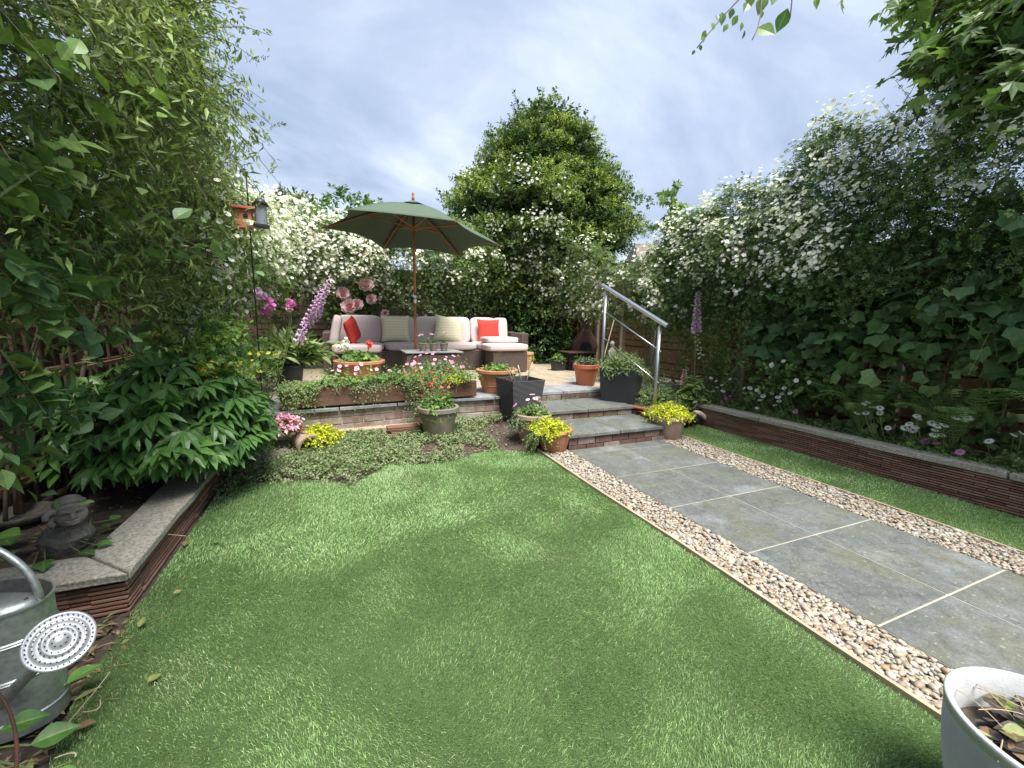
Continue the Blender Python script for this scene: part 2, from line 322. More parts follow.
def wloc(o):
    v = Vector((0, 0, 0))
    while o is not None: v = v+o.location; o = o.parent
    return v
def tag(o, label=None, cat=None, group=None, kind=None):
    for k, v in (('label', label), ('category', cat), ('group', group), ('kind', kind)):
        if v: o[k] = v
    return o
def thing(name, label, cat, loc, group=None):
    o = bpy.data.objects.new(name, None); o.empty_display_size = .1; C.objects.link(o); o.location = tuple(float(v) for v in loc)
    return tag(o, label, cat, group)
def dup(src, loc, rotz=0., label=None, scale=1.):
    def cp(o, par):
        c = o.copy(); C.objects.link(c); c.parent = par
        for ch in list(o.children): cp(ch, c)
        return c
    r = cp(src, None); r.location = tuple(float(v) for v in loc); r.rotation_euler = (0, 0, rotz); r.scale = (scale,)*3
    if label: r['label'] = label
    return r
BOXF = np.array([[0, 3, 2, 1], [4, 5, 6, 7], [0, 1, 5, 4], [1, 2, 6, 5], [2, 3, 7, 6], [3, 0, 4, 7]])
def box(mb, c, s, rz=0., mat=0, rnd=None, taper=1., lean=(0, 0)):
    x, y, z = s[0]/2, s[1]/2, s[2]/2
    V = np.array([[-x, -y, -z], [x, -y, -z], [x, y, -z], [-x, y, -z], [-x, -y, z], [x, -y, z], [x, y, z], [-x, y, z]], float)
    V[:4, :2] *= taper
    V[4:, 0] += lean[0]; V[4:, 1] += lean[1]
    c_, s_ = math.cos(rz), math.sin(rz); V = V@np.array([[c_, s_, 0], [-s_, c_, 0], [0, 0, 1]])+np.array(c, float)
    mb.add(V, BOXF, mat, rnd); return mb
def bar(mb, a, b, w, h, mat=0, rnd=None):
    a = np.array(a, float); b = np.array(b, float); d = nrm(b-a); u = np.array([0, 0, 1.]) if abs(d[2]) < .95 else np.array([0, 1., 0])
    x = nrm(np.cross(d, u)); z = np.cross(x, d); V = []
    for p in (a, b):
        for sx, sz in ((-1, -1), (1, -1), (1, 1), (-1, 1)): V.append(p+x*sx*w/2+z*sz*h/2)
    V = np.array(V); mb.add(V, np.array([[0, 1, 2, 3], [7, 6, 5, 4], [0, 4, 5, 1], [1, 5, 6, 2], [2, 6, 7, 3], [3, 7, 4, 0]]), mat, rnd); return mb
def lathe(mb, prof, c=(0, 0, 0), seg=28, mat=0, rnd=None, sq=None, rx=1., ry=1.):
    n = len(prof); V = []
    for r, z in prof:
        for k in range(seg):
            a = 2*PI*k/seg; V.append((c[0]+r*rx*math.cos(a), c[1]+r*ry*math.sin(a), c[2]+z))
    F = [(i*seg+k, i*seg+(k+1) % seg, (i+1)*seg+(k+1) % seg, (i+1)*seg+k) for i in range(n-1) for k in range(seg)]
    mb.add(V, np.array(F), mat, rnd); return mb
def tube(mb, pts, rad, sides=6, mat=0, rnd=None, cap=True):
    P = np.array(pts, float); n = len(P); rad = np.broadcast_to(np.asarray(rad, float), (n,))
    T = nrm(np.gradient(P, axis=0)); u = np.array([0, 0, 1.]) if abs(T[0][2]) < .9 else np.array([1., 0, 0])
    V = []; X = nrm(np.cross(T[0], u))
    for i in range(n):
        X = nrm(X-T[i]*np.dot(X, T[i])); Y = np.cross(T[i], X)
        for k in range(sides):
            a = 2*PI*k/sides; V.append(P[i]+rad[i]*(X*math.cos(a)+Y*math.sin(a)))
    F = [(i*sides+k, i*sides+(k+1) % sides, (i+1)*sides+(k+1) % sides, (i+1)*sides+k) for i in range(n-1) for k in range(sides)]
    if cap: F = F+[tuple(range(sides))[::-1], tuple((n-1)*sides+k for k in range(sides))]
    mb.add(V, F, mat, rnd); return mb
def bez(a, b, c, n=8):
    a, b, c = (np.array(v, float) for v in (a, b, c)); t = np.linspace(0, 1, n)[:, None]
    return a*(1-t)**2+2*b*t*(1-t)+c*t*t
def ico(sub=1):
    import bmesh
    bm = bmesh.new(); bmesh.ops.create_icosphere(bm, subdivisions=sub, radius=1); V = np.array([v.co for v in bm.verts]); F = np.array([[v.index for v in f.verts] for f in bm.faces]); bm.free()
    return V, F
ICO1, ICO2, ICO3 = ico(1), ico(2), ico(3)
_nk = R.normal(size=(6, 12, 3)); _np = R.random((6, 12))*6.28
def nz(P, sc, ch=0):                     # smooth random field about -1..1
    ch = ch % 6
    P = np.atleast_2d(P); return np.sin(P@(_nk[ch].T*sc)+_np[ch]).sum(-1)/3.5
def blob(mb, c, s, sub=2, amp=.15, fr=2., mat=0, rnd=None, ch=0):
    V, F = (ICO1, ICO2, ICO3)[sub-1]; off = R.random(3)*20
    V2 = V*(1+amp*nz(V+off, fr, ch)[:, None])*np.array(s)+np.array(c); mb.add(V2, F, mat, rnd); return mb
# leaf templates: verts, tris, mid attribute, material per tri
def T(V, F, mid=None, mat=None):
    V = np.array(V, float); F = np.array(F); return (V, F, np.ones(len(V)) if mid is None else np.array(mid, float), np.zeros(len(F), int) if mat is None else np.array(mat))
T_RH = T([(0, 0, 0), (-.27, .45, .07), (0, 1, -.05), (.27, .45, .07)], [(0, 3, 2), (0, 2, 1)])
def ovalleaf(w=.3, curl=.15, fold=.1, tip=1., peak=.45, n=4):
    V = []; M = []
    for i in range(n+1):
        t = i/n; ww = w*(math.sin(PI*min(t/peak, 1)/2) if t < peak else math.cos(PI/2*((t-peak)/(1-peak))**tip)); z = -curl*t*t
        V += [(-ww, t, z+fold*ww/w if w else z), (0, t, z), (ww, t, z+fold*ww/w)]; M += [1, 0, 1]
    F = []
    for i in range(n):
        a = 3*i; b = a+3
        for (p, q, r_, s_) in ((a, a+1, b+1, b), (a+1, a+2, b+2, b+1)): F += [(p, q, r_), (p, r_, s_)]
    return T(V, F, M)
T_OV = ovalleaf(.34, .16, .07, .8, .45, 6); T_LN = ovalleaf(.15, .28, .05, 1.1, .45); T_OVS = ovalleaf(.3, .12, .06, 1, .45, 2)
T_LNS = T([(0, 0, 0), (-.13, .4, .04), (.13, .4, .04), (0, 1, -.18), (0, .45, 0)], [(0, 2, 4), (0, 4, 1), (4, 2, 3), (1, 4, 3)], [0, 1, 1, 0, 0])
def merge(ts):
    V = []; F = []; M = []; Mt = []; n = 0
    for v, f, m_, mt in ts: V.append(v); F.append(f+n); M.append(m_); Mt.append(mt); n += len(v)
    return (np.concatenate(V), np.concatenate(F), np.concatenate(M), np.concatenate(Mt))
T_RHW = T([(0, 0, 0), (-.34, .45, .09), (0, 1, -.08), (.34, .45, .09)], [(0, 3, 2), (0, 2, 1)])
def xf(t_, s=1., rz=0., tr=(0, 0, 0), rx=0., mat=None):
    V = t_[0]*s; c, s_ = math.cos(rx), math.sin(rx); V = V@np.array([[1, 0, 0], [0, c, s_], [0, -s_, c]])
    c, s_ = math.cos(rz), math.sin(rz); V = V@np.array([[c, s_, 0], [-s_, c, 0], [0, 0, 1]])+np.array(tr)
    return (V, t_[1], t_[2], t_[3] if mat is None else np.full(len(t_[1]), mat))
T_PIN5 = merge([xf(T_RH, .42, 0, (0, .58, 0))]+[xf(T_RH, .38, sg*1.1, (0, y, 0)) for y in (.25, .55) for sg in (-1, 1)])     # rose / jasmine compound leaf
T_PEON = merge([xf(T_LN, 1., a, (0, 0, 0), rx) for a, rx in ((0, 0), (.55, -.1), (-.55, -.1), (1.15, -.25), (-1.15, -.25))])
def lobed(n, deep, tipr, cup=.12, ang=2.2):
    V = [(0, .0, 0)]; M = [0]
    for i in range(2*n+1):
        a = -ang+2*ang*i/(2*n); r_ = (tipr[i//2] if i % 2 else deep)
        if i in (0, 2*n): r_ = .12
        V.append((math.sin(a)*r_, .12+math.cos(a)*r_*1., -cup*r_*r_)); M.append(.9 if i % 2 == 0 else .25)
    F = [(0, i+1, i) for i in range(1, 2*n+1)]
    return T(V, F, M)
T_VINE = lobed(5, .60, [.55, .74, .88, .74, .55], .3, 2.5)
T_MAPL = lobed(5, .44, [.52, .78, .95, .78, .52], .25, 2.1)
def flower(n, L, w, cup, center=.15, cz=.03):
    V = []; F = []; M = []; Mt = []
    for k in range(n):
        a = 2*PI*k/n; d = np.array([math.cos(a), math.sin(a)]); p = np.array([-d[1], d[0]]); b = len(V)
        for q, h in ((d*center*.5-p*w*.2, 0), (d*center*.5+p*w*.2, 0), (d*L*.7+p*w, cup*.8), (d*L, cup), (d*L*.7-p*w, cup*.8)): V.append((q[0], q[1], h)); M.append(1)
        F += [(b, b+1, b+2), (b, b+2, b+4), (b+2, b+3, b+4)]; Mt += [0]*3
    b = len(V); V.append((0, 0, cz+.04)); M.append(1)
    for k in range(6): a = 2*PI*k/6; V.append((math.cos(a)*center, math.sin(a)*center, cz)); M.append(1)
    for k in range(6): F.append((b, b+1+k, b+1+(k+1) % 6)); Mt.append(1)
    # local: flower faces +Y when placed -> swap
    V = np.array(V); V = np.stack([V[:, 0], V[:, 2], -V[:, 1]], 1)
    return T(V, F, M, Mt)
T_FL5 = flower(5, .5, .27, .14, .07); T_DAISY = flower(11, .5, .11, -.02, .13, .05)
T_PETAL = ovalleaf(.55, -.30, .14, .4, .7, 4)
T_BELL = T([(math.cos(a)*r_, y, math.sin(a)*r_) for y, r_ in ((0, .08), (.45, .26), (1, .36)) for a in np.arange(6)*PI/3], [q for i in range(2) for k in range(6) for q in ((i*6+k, i*6+(k+1) % 6, (i+1)*6+(k+1) % 6), (i*6+k, (i+1)*6+(k+1) % 6, (i+1)*6+k))])
def rdir(k): return nrm(R.normal(size=(k, 3)))
Z3 = np.array([0, 0, 1.])
def shoots(mb, O, D, L, mlv, size, tmpl, droop=.3, stem=None, t0=.1, upb=.7, out=.6, jit=.5, rnd=None, smr=.0025, rvar=.35):
    """leafy shoots: curved twigs with leaves set along them"""
    k = len(O); D = nrm(D); L = np.broadcast_to(L, (k,)); rk = R.random(k) if rnd is None else rnd
    side = nrm(np.cross(D, rdir(k)))
    for j in range(mlv):
        t = t0+(1-t0)*(j+R.random(k)*.6)/mlv; tt = t[:, None]
        P = O+D*L[:, None]*tt-Z3*(droop*L*t*t)[:, None]
        tan = nrm(D-Z3*(2*droop*t)[:, None])
        sd = nrm(side*(1 if j % 2 else -1)+rdir(k)*jit)
        ld = nrm(tan*out+sd); ln = nrm(Z3*upb+tan*.3+rdir(k)*jit)
        s_ = size*(.65+.7*R.random(k))*(1-.35*(t-.5))
        rr = np.clip(rk+(R.random(k)-.5)*rvar, 0, 1)
        mb.place(tmpl, P, ld, ln, s_, rnd=rr)
    if stem is not None:
        t = np.linspace(0, 1, 4)[None, :, None]
        P = O[:, None]+D[:, None]*L[:, None, None]*t-Z3*(droop*L)[:, None, None]*t*t
        tubes(stem, P, np.linspace(smr*1.4, smr*.5, 4))
def tubes(mb, P, rad):                    # many 3-sided tubes at once, P (k,n,3)
    k, n, _ = P.shape; Tn = nrm(np.gradient(P, axis=1)); X = nrm(np.cross(Tn, np.array([.31, .17, .93]))); Y = np.cross(Tn, X)
    rad = np.broadcast_to(rad, (k, n)) if np.ndim(rad) < 2 else rad
    V = np.stack([P+rad[..., None]*(X*math.cos(a)+Y*math.sin(a)) for a in (0, 2.094, 4.189)], 2)   # k,n,3,3
    idx = np.arange(k*n*3).reshape(k, n, 3); F = []
    for q in range(3):
        q2 = (q+1) % 3; F.append(np.stack([idx[:, :-1, q], idx[:, :-1, q2], idx[:, 1:, q2], idx[:, 1:, q]], -1).reshape(-1, 4))
    mb.add(V.reshape(-1, 3), np.concatenate(F), 0, np.repeat(R.random(k), n*3))
# ================================================================== SETTING
def sheet(name, poly, z, mat, kind='structure', n=None):
    mb = MB(); V = [(p[0], p[1], z) for p in poly]; mb.add(V, [tuple(range(len(V)))]); o = mb.build(name, mat); 
    if kind: o['kind'] = kind
    return o
sheet('ground', [(-400, -400), (400, -400), (400, 400), (-400, 400)], -.06, 'rough_ground')
sheet('bed_soil', [(-2.2, -1), (5.6, -1), (5.6, 4.95), (-2.2, 4.95)], -.035, 'soil')
Z1, Z2, Z3_ = .165, .275, .385
LBACK = [(-.88, 3.50), (-.70, 3.74), (-.45, 3.72), (-.2, 3.60), (.03, 3.42), (.22, 3.66), (.42, 3.82), (.65, 3.72), (.85, 3.68), (1.1, 3.80), (1.35, 3.86), (1.6, 3.80), (1.83, 3.66)]
def backy(x): return np.interp(x, [p[0] for p in LBACK], [p[1] for p in LBACK])
def lefx(y): return np.interp(y, [-1, 1.2, 1.46, 1.74, 1.95, 2.2, 2.3, 4], [-.75, -.75, -.84, -.90, -.88, -.91, -.895, -.895])
lawn = sheet('lawn', [(-.75, -.8), (1.83, -.8)]+LBACK[::-1]+[(-.895, 3.4), (-.9, 2.25), (-.9, 1.74), (-.8, 1.3)], -.012, 'turf_backing')
sheet('side_lawn', [(3.70, -.8), (4.40, -.8), (4.40, 4.1), (3.70, 3.75)], -.012, 'turf_backing')
def blades(x0, x1, y0, y1, dens, ok, width, length):
    n = int((x1-x0)*(y1-y0)*dens); P = np.stack([x0+(x1-x0)*R.random(n), y0+(y1-y0)*R.random(n), np.full(n, -.012)], 1)
    P = P[ok(P)]; n = len(P)
    # pile direction drifts over the lawn and leaves brushed streaks
    a = 2.4*nz(P, 2.2, 0)+1.2*nz(P, 7, 1)+R.normal(size=n)*.8
    lean = .45+.25*nz(P, 3, 2)+.25*R.normal(size=n)
    D = np.stack([np.cos(a)*lean, np.sin(a)*lean, np.ones(n)], 1); D = nrm(D)
    wr = 1-.55*np.clip(nz(P, 2.6, 3)-.8, 0, 1)
    L = length*(.6+.6*R.random(n))*wr; X = nrm(np.cross(D, rdir(n)))*width*(.7+.6*R.random(n))[:, None]
    tipd = nrm(D+np.stack([np.cos(a), np.sin(a), -.3+0*a], 1)*.7)
    A = P-X/2; B_ = P+X/2; m1 = P+D*L[:, None]*.55; c_ = m1-X*.4; d_ = m1+X*.4; e_ = m1+tipd*L[:, None]*.5
    V = np.stack([A, B_, d_, c_, e_], 1).reshape(-1, 3); b = (np.arange(n)*5)[:, None, None]
    F = (np.array([[0, 1, 2], [0, 2, 3], [3, 2, 4]])[None]+b).reshape(-1, 3)
    r = np.clip(.38+.30*R.normal(size=n)*.8+.20*nz(P, 1.9, 4)+.13*nz(P, 7, 5), 0, .93); r = np.where(R.random(n) < .035, 1., r)
    for sx, sy, sr in ((-.62, 1.72, .16), (-.55, 1.35, .10), (1.45, 2.35, .16), (1.1, 1.9, .12), (.55, 3.2, .15), (1.5, 3.1, .14), (.2, 1.05, .08), (.5, 3.45, .12)):
        g_ = np.exp(-((P[:, 0]-sx)**2+(P[:, 1]-sy)**2*1.6)/sr**2)*(1+.5*nz(P, 25, 1)); bad = R.random(n) < g_*.55; r = np.where(bad, np.where(R.random(n) < .6, 1., .05), r)
    GR.add(V, F, 0, np.repeat(r, 5))
okl = lambda P: (P[:, 1] < backy(P[:, 0])+.03*nz(P, 14, 2)) & (P[:, 0] > lefx(P[:, 1])) & (P[:, 0] < 1.826)
GR = MB()
blades(-.95, 1.83, .15, 1.3, 46000, okl, .0017, .0155)
blades(-.95, 1.83, 1.3, 2.3, 30000, okl, .0022, .0165)
blades(-.95, 1.83, 2.3, 3.95, 17000, okl, .0032, .018)
g = GR.build('lawn_grass', 'grass'); tag(g, 'bright green artificial grass pile on the main lawn', 'grass', kind='stuff')
GR = MB()
blades(3.71, 4.39, .5, 1.8, 20000, lambda P: P[:, 0] < 9, .0026, .017)
blades(3.71, 4.39, 1.8, 4.05, 10000, lambda P: P[:, 1] < 3.75+(P[:, 0]-3.7)*.5, .0035, .018)
g = GR.build('lawn_grass', 'grass'); tag(g, 'narrow strip of artificial grass beside the long raised bed', 'grass', kind='stuff')
# path
pm = MB()
ys = [3.60, 3.434, 2.803, 2.172, 1.541, .910, .279, -.352, -.98]
jr = .005
for j in range(len(ys)-1):
    for xa, xb in ((2.145, 2.738), (2.738, 3.33)):
        yb, ya = ys[j], ys[j+1]
        box(pm, ((xa+xb)/2, (ya+yb)/2, -.025+R.uniform(-.001, .001)), (xb-xa-2*jr, yb-ya-2*jr, .05), rnd=R.random())
sp_ = MB()
def slopedsoil():
    n = 24; V = []; xs_ = np.linspace(-.88, 2.0, n); ys_ = np.linspace(3.35, 4.78, n)
    for y in ys_:
        for x in xs_: V.append((x, y, soilz(x, y)+.012*math.sin(x*17+y*9)*math.sin(y*23)))
    F = [(j*n+i, j*n+i+1, (j+1)*n+i+1, (j+1)*n+i) for j in range(n-1) for i in range(n-1)]; sp_.add(V, F); o = sp_.build('bed_soil', 'soil', smooth=True); o['kind'] = 'structure'
def soilz(x, y): return np.interp(y-backy(x), [0, .12, .9], [-.05, -.02, .09])
slopedsoil()
p = pm.build('path', 'slate', bevel=.003); p['kind'] = 'structure'
mj = MB(); box(mj, (2.7375, 1.31, -.0285), (1.18, 4.58, .05)); j_ = mj.build('path_joints', 'mortar'); j_['kind'] = 'structure'
# gravel
def pebbles(x0, x1, y0, y1, dens, icoT, s0, s1, layers=1):
    n = int((x1-x0)*(y1-y0)*dens); V, F = icoT
    c = np.stack([x0+(x1-x0)*R.random(n), y0+(y1-y0)*R.random(n), np.zeros(n)], 1)
    s = s0+(s1-s0)*R.random(n)**2; c[:, 2] = -.018+R.random(n)*.020
    c[:, 0] = np.clip(c[:, 0], x0+s*.9, x1-s*.9)
    a = R.random(n)*6.28; sc = np.stack([s*(.9+.5*R.random(n)), s*(.7+.3*R.random(n)), s*(.4+.35*R.random(n))], 1)
    W = V[None]*(1+.16*np.sin(V@(R.normal(size=(n, 3, 1))*2.2)+R.random((n, 1, 1))*6))[..., 0][..., None]*sc[:, None]
    tl = R.normal(size=n)*.35
    y = W[..., 1]*np.cos(tl)[:, None]-W[..., 2]*np.sin(tl)[:, None]; z = W[..., 1]*np.sin(tl)[:, None]+W[..., 2]*np.cos(tl)[:, None]; x = W[..., 0]
    W = np.stack([x*np.cos(a)[:, None]-y*np.sin(a)[:, None], x*np.sin(a)[:, None]+y*np.cos(a)[:, None], z], -1)+c[:, None]
    PB.add(W.reshape(-1, 3), (F[None]+(np.arange(n)*len(V))[:, None, None]).reshape(-1, 3), 0, np.repeat(R.random(n), len(V)))
sheet('gravel_base', [(1.84, -.8), (2.145, -.8), (2.145, 3.75), (1.84, 3.75)], -.016, 'mortar')
sheet('gravel_base', [(3.33, -.8), (3.69, -.8), (3.69, 3.75), (3.33, 3.62)], -.016, 'mortar')
PB = MB(); pebbles(1.852, 2.14, .3, 1.9, 6200, ICO2, .006, .018); pebbles(1.852, 2.14, 1.9, 3.66, 5600, ICO1, .007, .018)
g = PB.build('gravel', 'pebble', smooth=True); tag(g, 'strip of mixed tan and white pebbles between lawn and paving', 'gravel', kind='stuff')
PB = MB(); pebbles(3.335, 3.685, .6, 3.66, 4800, ICO1, .008, .019)
g = PB.build('gravel', 'pebble', smooth=True); tag(g, 'strip of pebbles between the paving and the narrow side grass', 'gravel', kind='stuff')
def edging(x, y0, y1, label, z=.006):
    mb = MB(); n = 12; yy = np.linspace(y0, y1, n)
    pts = [(x+.006*math.sin(i*1.3), yy[i], z) for i in range(n)]
    for i in range(n-1): bar(mb, (pts[i][0], pts[i][1], z-.03), (pts[i+1][0], pts[i+1][1], z-.03), .018, .07, rnd=.5)
    o = mb.build('lawn_edging', 'edge_wood'); tag(o, label, 'edging board')
edging(1.838, -.6, 3.72, 'thin weathered timber edging between main lawn and gravel')
edging(3.695, -.6, 3.74, 'thin timber edging between side grass strip and gravel', .0)
# ---- patio and steps
pt = MB()
yr = [4.86, 5.42, 6.05, 6.7, 7.35, 8.0, 8.65, 9.3]
xs = [-1.4, -.75, -.15, .45, 1.05, 1.65, 2.25, 2.78, 3.39, 3.98, 4.58, 5.15]
for j in range(len(yr)-1):
    for i in range(len(xs)-1):
        front = j == 0
        if front and xs[i] > 3.3: continue
        ya, yb = yr[j], yr[j+1]
        box(pt, ((xs[i]+xs[i+1])/2, (ya+yb)/2, Z3_-.02), (xs[i+1]-xs[i]-.01, yb-ya-.01, .04), mat=0 if front or (xs[i] > 2.9 and j < 2) else 1)
p = pt.build('patio', ['slate_pale', 'sandstone'], bevel=.004); p['kind'] = 'structure'
b_ = MB(); box(b_, (1.9, 7.1, .16), (6.65, 4.4, .435)); box(b_, (4.4, 4.6, .06), (1.9, .75, .30)); b_ = b_.build('patio_base', 'mortar'); b_['kind'] = 'structure'
sheet('bed_soil', [(3.44, 4.0), (5.2, 4.0), (5.2, 4.99), (3.44, 4.99)], .214, 'soil')
def brickrow(mb, x0, x1, y, z0, rows, bl=.215, bh=.065, t=.1, axis='x', gap=.01):
    for r_ in range(rows):
        off = (r_ % 2)*bl/2; x = x0-off
        while x < x1:
            a, b = max(x, x0), min(x+bl-gap, x1)
            if b-a > .02:
                c = ((a+b)/2, y+R.uniform(-.002, .002), z0+r_*(bh+gap)+bh/2) if axis == 'x' else (y+R.uniform(-.002, .002), (a+b)/2, z0+r_*(bh+gap)+bh/2)
                box(mb, c, (b-a, t, bh) if axis == 'x' else (t, b-a, bh))
            x += bl
st = thing('garden_steps', 'two wide slate steps on brick risers leading up to the patio', 'steps', (2.72, 4.1, 0))
def stepslab(xa, xm, xb, y0, y1, z, mat='slate'):
    for a, b in ((xa, xm), (xm, xb)):
        mb = MB(); box(mb, ((a+b)/2, (y0+y1)/2, z-.018), (b-a-.008, y1-y0, .036)); mb.build('tread', mat, st, bevel=.004)
    mb = MB(); box(mb, ((xa+xb)/2, (y0+y1)/2+.01, z-.022), (xb-xa-.03, y1-y0-.05, .034)); mb.build('mortar_bed', 'mortar', st)
stepslab(2.10, 2.76, 3.44, 3.575, 4.24, Z1); stepslab(2.08, 2.74, 3.42, 4.19, 4.86, Z2)
for (x0, x1, y, z0, z1) in ((2.14, 3.41, 3.65, -.03, Z1-.042), (2.12, 3.40, 4.26, Z1+.001, Z2-.042), (2.10, 3.40, 4.915, Z2+.001, Z3_-.042)):
    mb = MB(); h = z1-z0; nr = max(1, round(h/.075)); brickrow(mb, x0, x1, y, z0, nr, bh=h/nr-.006, gap=.008)
    if z0 < 0:
        brickrow(mb, 3.72, 4.3, x0+.05, z0, nr, bh=h/nr-.006, gap=.008, axis='y'); brickrow(mb, 3.72, 4.3, x1-.05, z0, nr, bh=h/nr-.006, gap=.008, axis='y')
    mb.build('riser', 'brick', st, bevel=.003)
    mb = MB(); box(mb, ((x0+x1)/2, y+.012, (z0+z1)/2), (x1-x0-.02, .09, h-.004)); mb.build('riser_mortar', 'mortar', st)
mb = MB(); box(mb, (2.76, 4.3, .05), (1.2, 1.1, .16)); mb.build('core', 'mortar', st)
# retaining wall of the patio
def wally(x): return 4.83 if x > 1 else 4.83-(1-x)*.11
rw = thing('retaining_wall', 'low whitewashed old brick wall with slate edge holding up the patio', 'wall', (.8, 4.8, 0))
mb = MB(); mc = MB(); x = -1.2
while x < 2.1:
    for r_ in range(5):
        xx = x+(.11 if r_ % 2 else 0); box(mb, (xx+.1, wally(xx+.1)+R.uniform(-.002, .002), -.03+r_*.077+.034), (.207, .1, .067), rz=(.11 if xx < .95 else 0))
    x += .217

for q in np.arange(-1.2, 2.1, .15): box(mc, (q+.075, wally(q+.075)+.0, .15), (.16, .084, .362), rz=(.11 if q+.075 < 1 else 0))
mb.build('brickwork', 'whitewashed_brick', rw, bevel=.004); mc.build('wall_mortar', 'mortar', rw)
mb = MB(); x = -1.25
while x < 2.0:
    l = .6; box(mb, (x+l/2, wally(x+l/2)+.09, Z3_-.0165), (l-.008, .36, .034), rz=(.11 if x+l/2 < 1 else 0)); x += l
mb.build('slate_coping', 'slate_pale', rw, bevel=.004)
# raised beds
def tilestack(mb, x0, x1, fixed, z0, z1, axis, inward, th=.021):
    n = int((z1-z0)/th); 
    for r_ in range(n):
        x = x0-R.random()*.2
        while x < x1:
            l = .27; a, b = max(x, x0), min(x+l-.002, x1)
            if b-a > .01:
                d = .13; o_ = R.uniform(-.004, .004)+(.004 if r_ % 2 else 0); c2 = fixed+inward*(d/2+o_); z = z0+(r_+.5)*th
                box(mb, ((a+b)/2, c2, z) if axis == 'x' else (c2, (a+b)/2, z), (b-a, d, th*.66) if axis == 'x' else (d, b-a, th*.66))
            x += l
lb = thing('raised_bed_wall', 'low left bed wall of stacked clay tiles under a broad rough stone coping', 'wall', (-1.2, 3, 0))
mb = MB(); tilestack(mb, 2.24, 4.5, -.93, -.03, .135, 'y', -1); tilestack(mb, -1.9, -.93, 2.245, -.03, .135, 'x', 1)
mb.build('tile_stack', 'tile_stack', lb, bevel=.003)
mb = MB(); box(mb, (-1.0, 3.4, .05), (.1, 2.2, .16)); box(mb, (-1.45, 2.31, .05), (.95, .1, .16)); mb.build('fill', 'soil', lb)
def capstone(parent, pts_out, pts_in, z0, z1, name='coping'):
    mb = MB(); n = len(pts_out); V = []
    for (a, b) in zip(pts_out, pts_in):
        for p_, z in ((a, z0), (b, z0), (b, z1), (a, z1)): V.append((p_[0]+R.uniform(-.006, .006), p_[1]+R.uniform(-.006, .006), z+R.uniform(-.002, .002)))
    F = [(i*4+k, i*4+(k+1) % 4, (i+1)*4+(k+1) % 4, (i+1)*4+k) for i in range(n-1) for k in range(4)]+[(3, 2, 1, 0), tuple((n-1)*4+k for k in range(4))]
    mb.add(V, F); return mb.build(name, 'stone_cap', parent, bevel=.008, seg=3)
yy = np.linspace(2.28, 4.5, 9)
capstone(lb, [(-.905, 2.215)]+[(-.905, y) for y in yy[1:]], [(-1.14, 2.45)]+[(-1.14, y+.1) for y in yy[1:]], .135, .178)
capstone(lb, [(-1.95, 2.20), (-1.6, 2.205), (-1.3, 2.21), (-.912, 2.208)], [(-1.95, 2.44), (-1.6, 2.44), (-1.3, 2.44), (-1.148, 2.452)], .135, .178)
sheet('bed_soil', [(-2.1, 2.4), (-1.08, 2.4), (-1.08, 4.7), (-2.1, 4.7)], .14, 'soil')
rb = thing('raised_bed_wall', 'long right bed wall of stacked clay tiles with pale narrow stone coping', 'wall', (4.5, 2, 0))
RY = np.linspace(-.6, 4.15, 20)
def rbx(y): return np.interp(y, [-.6, 1.2, 2.1, 3.6, 4.2], [4.62, 4.50, 4.41, 4.39, 4.36])
mb = MB()
for i in range(len(RY)-1):
    for r_ in range(12):
        y0, y1 = RY[i]+(r_ % 3)*.07, RY[i+1]+(r_ % 3)*.07
        bar(mb, (rbx(y0)+.06+R.uniform(-.004, .004), y0+.002, -.02+r_*.0205), (rbx(y1)+.06, y1-.002, -.02+r_*.0205), .12, .0135, rnd=R.random())
mb.build('tile_stack', 'tile_stack', rb, bevel=.002)
mb = MB(); box(mb, (4.70, 1.8, .08), (.12, 4.6, .24)); mb.build('fill', 'soil', rb)
for k in range(5):
    y0, y1 = -.6+k*.955, -.6+(k+1)*.955-.012; q = np.linspace(y0, y1, 5)
    capstone(rb, [(rbx(y)-.01, y) for y in q], [(rbx(y)+.16, y) for y in q], .218, .270)
sheet('bed_soil', [(4.72, -.8), (5.3, -.8), (5.3, 4.3), (4.6, 4.3)], .235, 'soil')
# end sleeper that closes the right bed
# ---- fences
def board_fence(name, label, p0, p1, zb, zt, post_every=1.8, side=1, wood='fence_wood'):
    p0 = np.array(p0, float); p1 = np.array(p1, float); L = np.linalg.norm(p1-p0); d = (p1-p0)/L; nn = np.array([-d[1], d[0]])*side
    t = thing(name, label, 'fence', (*((p0+p1)/2), zb)); n = max(1, round(L/post_every)); rz = math.atan2(d[1], d[0])
    for k in range(n):
        a = p0+d*L*k/n; b = p0+d*L*(k+1)/n; mb = MB(); z = zb+.05
        while z < zt-.02:
            c = (a+b)/2+nn*.01*((int(z*100)) % 2)
            box(mb, (*c, z+.06), (L/n-.02, .014, .135), rz, rnd=R.random()); z += .118
        for s_ in (.02, .5, .98):
            q = a+(b-a)*s_+nn*.03; box(mb, (*q, (zb+zt)/2+.02), (.035, .02, zt-zb), rz)
        mb.build('panel', wood, t)
    for k in range(n+1):
        q = p0+d*L*k/n+nn*.05; mb = MB(); box(mb, (*q, (zb+zt)/2+.04), (.09, .09, zt-zb+.1), rz); mb.build('post', 'stone_cap' if wood == 'fence_wood' else wood, t)
    return t
board_fence('board_fence', 'brown overlapping board fence behind the right bed and the railing', (5.25, -1.2), (5.25, 9.5), 0, 2.15, 1.83, 1)
board_fence('board_fence', 'dark board fence behind the sofa mostly hidden by climbers', (-1.9, 9.55), (5.25, 9.55), .2, 2.3, 1.8, -1, 'old_wood')
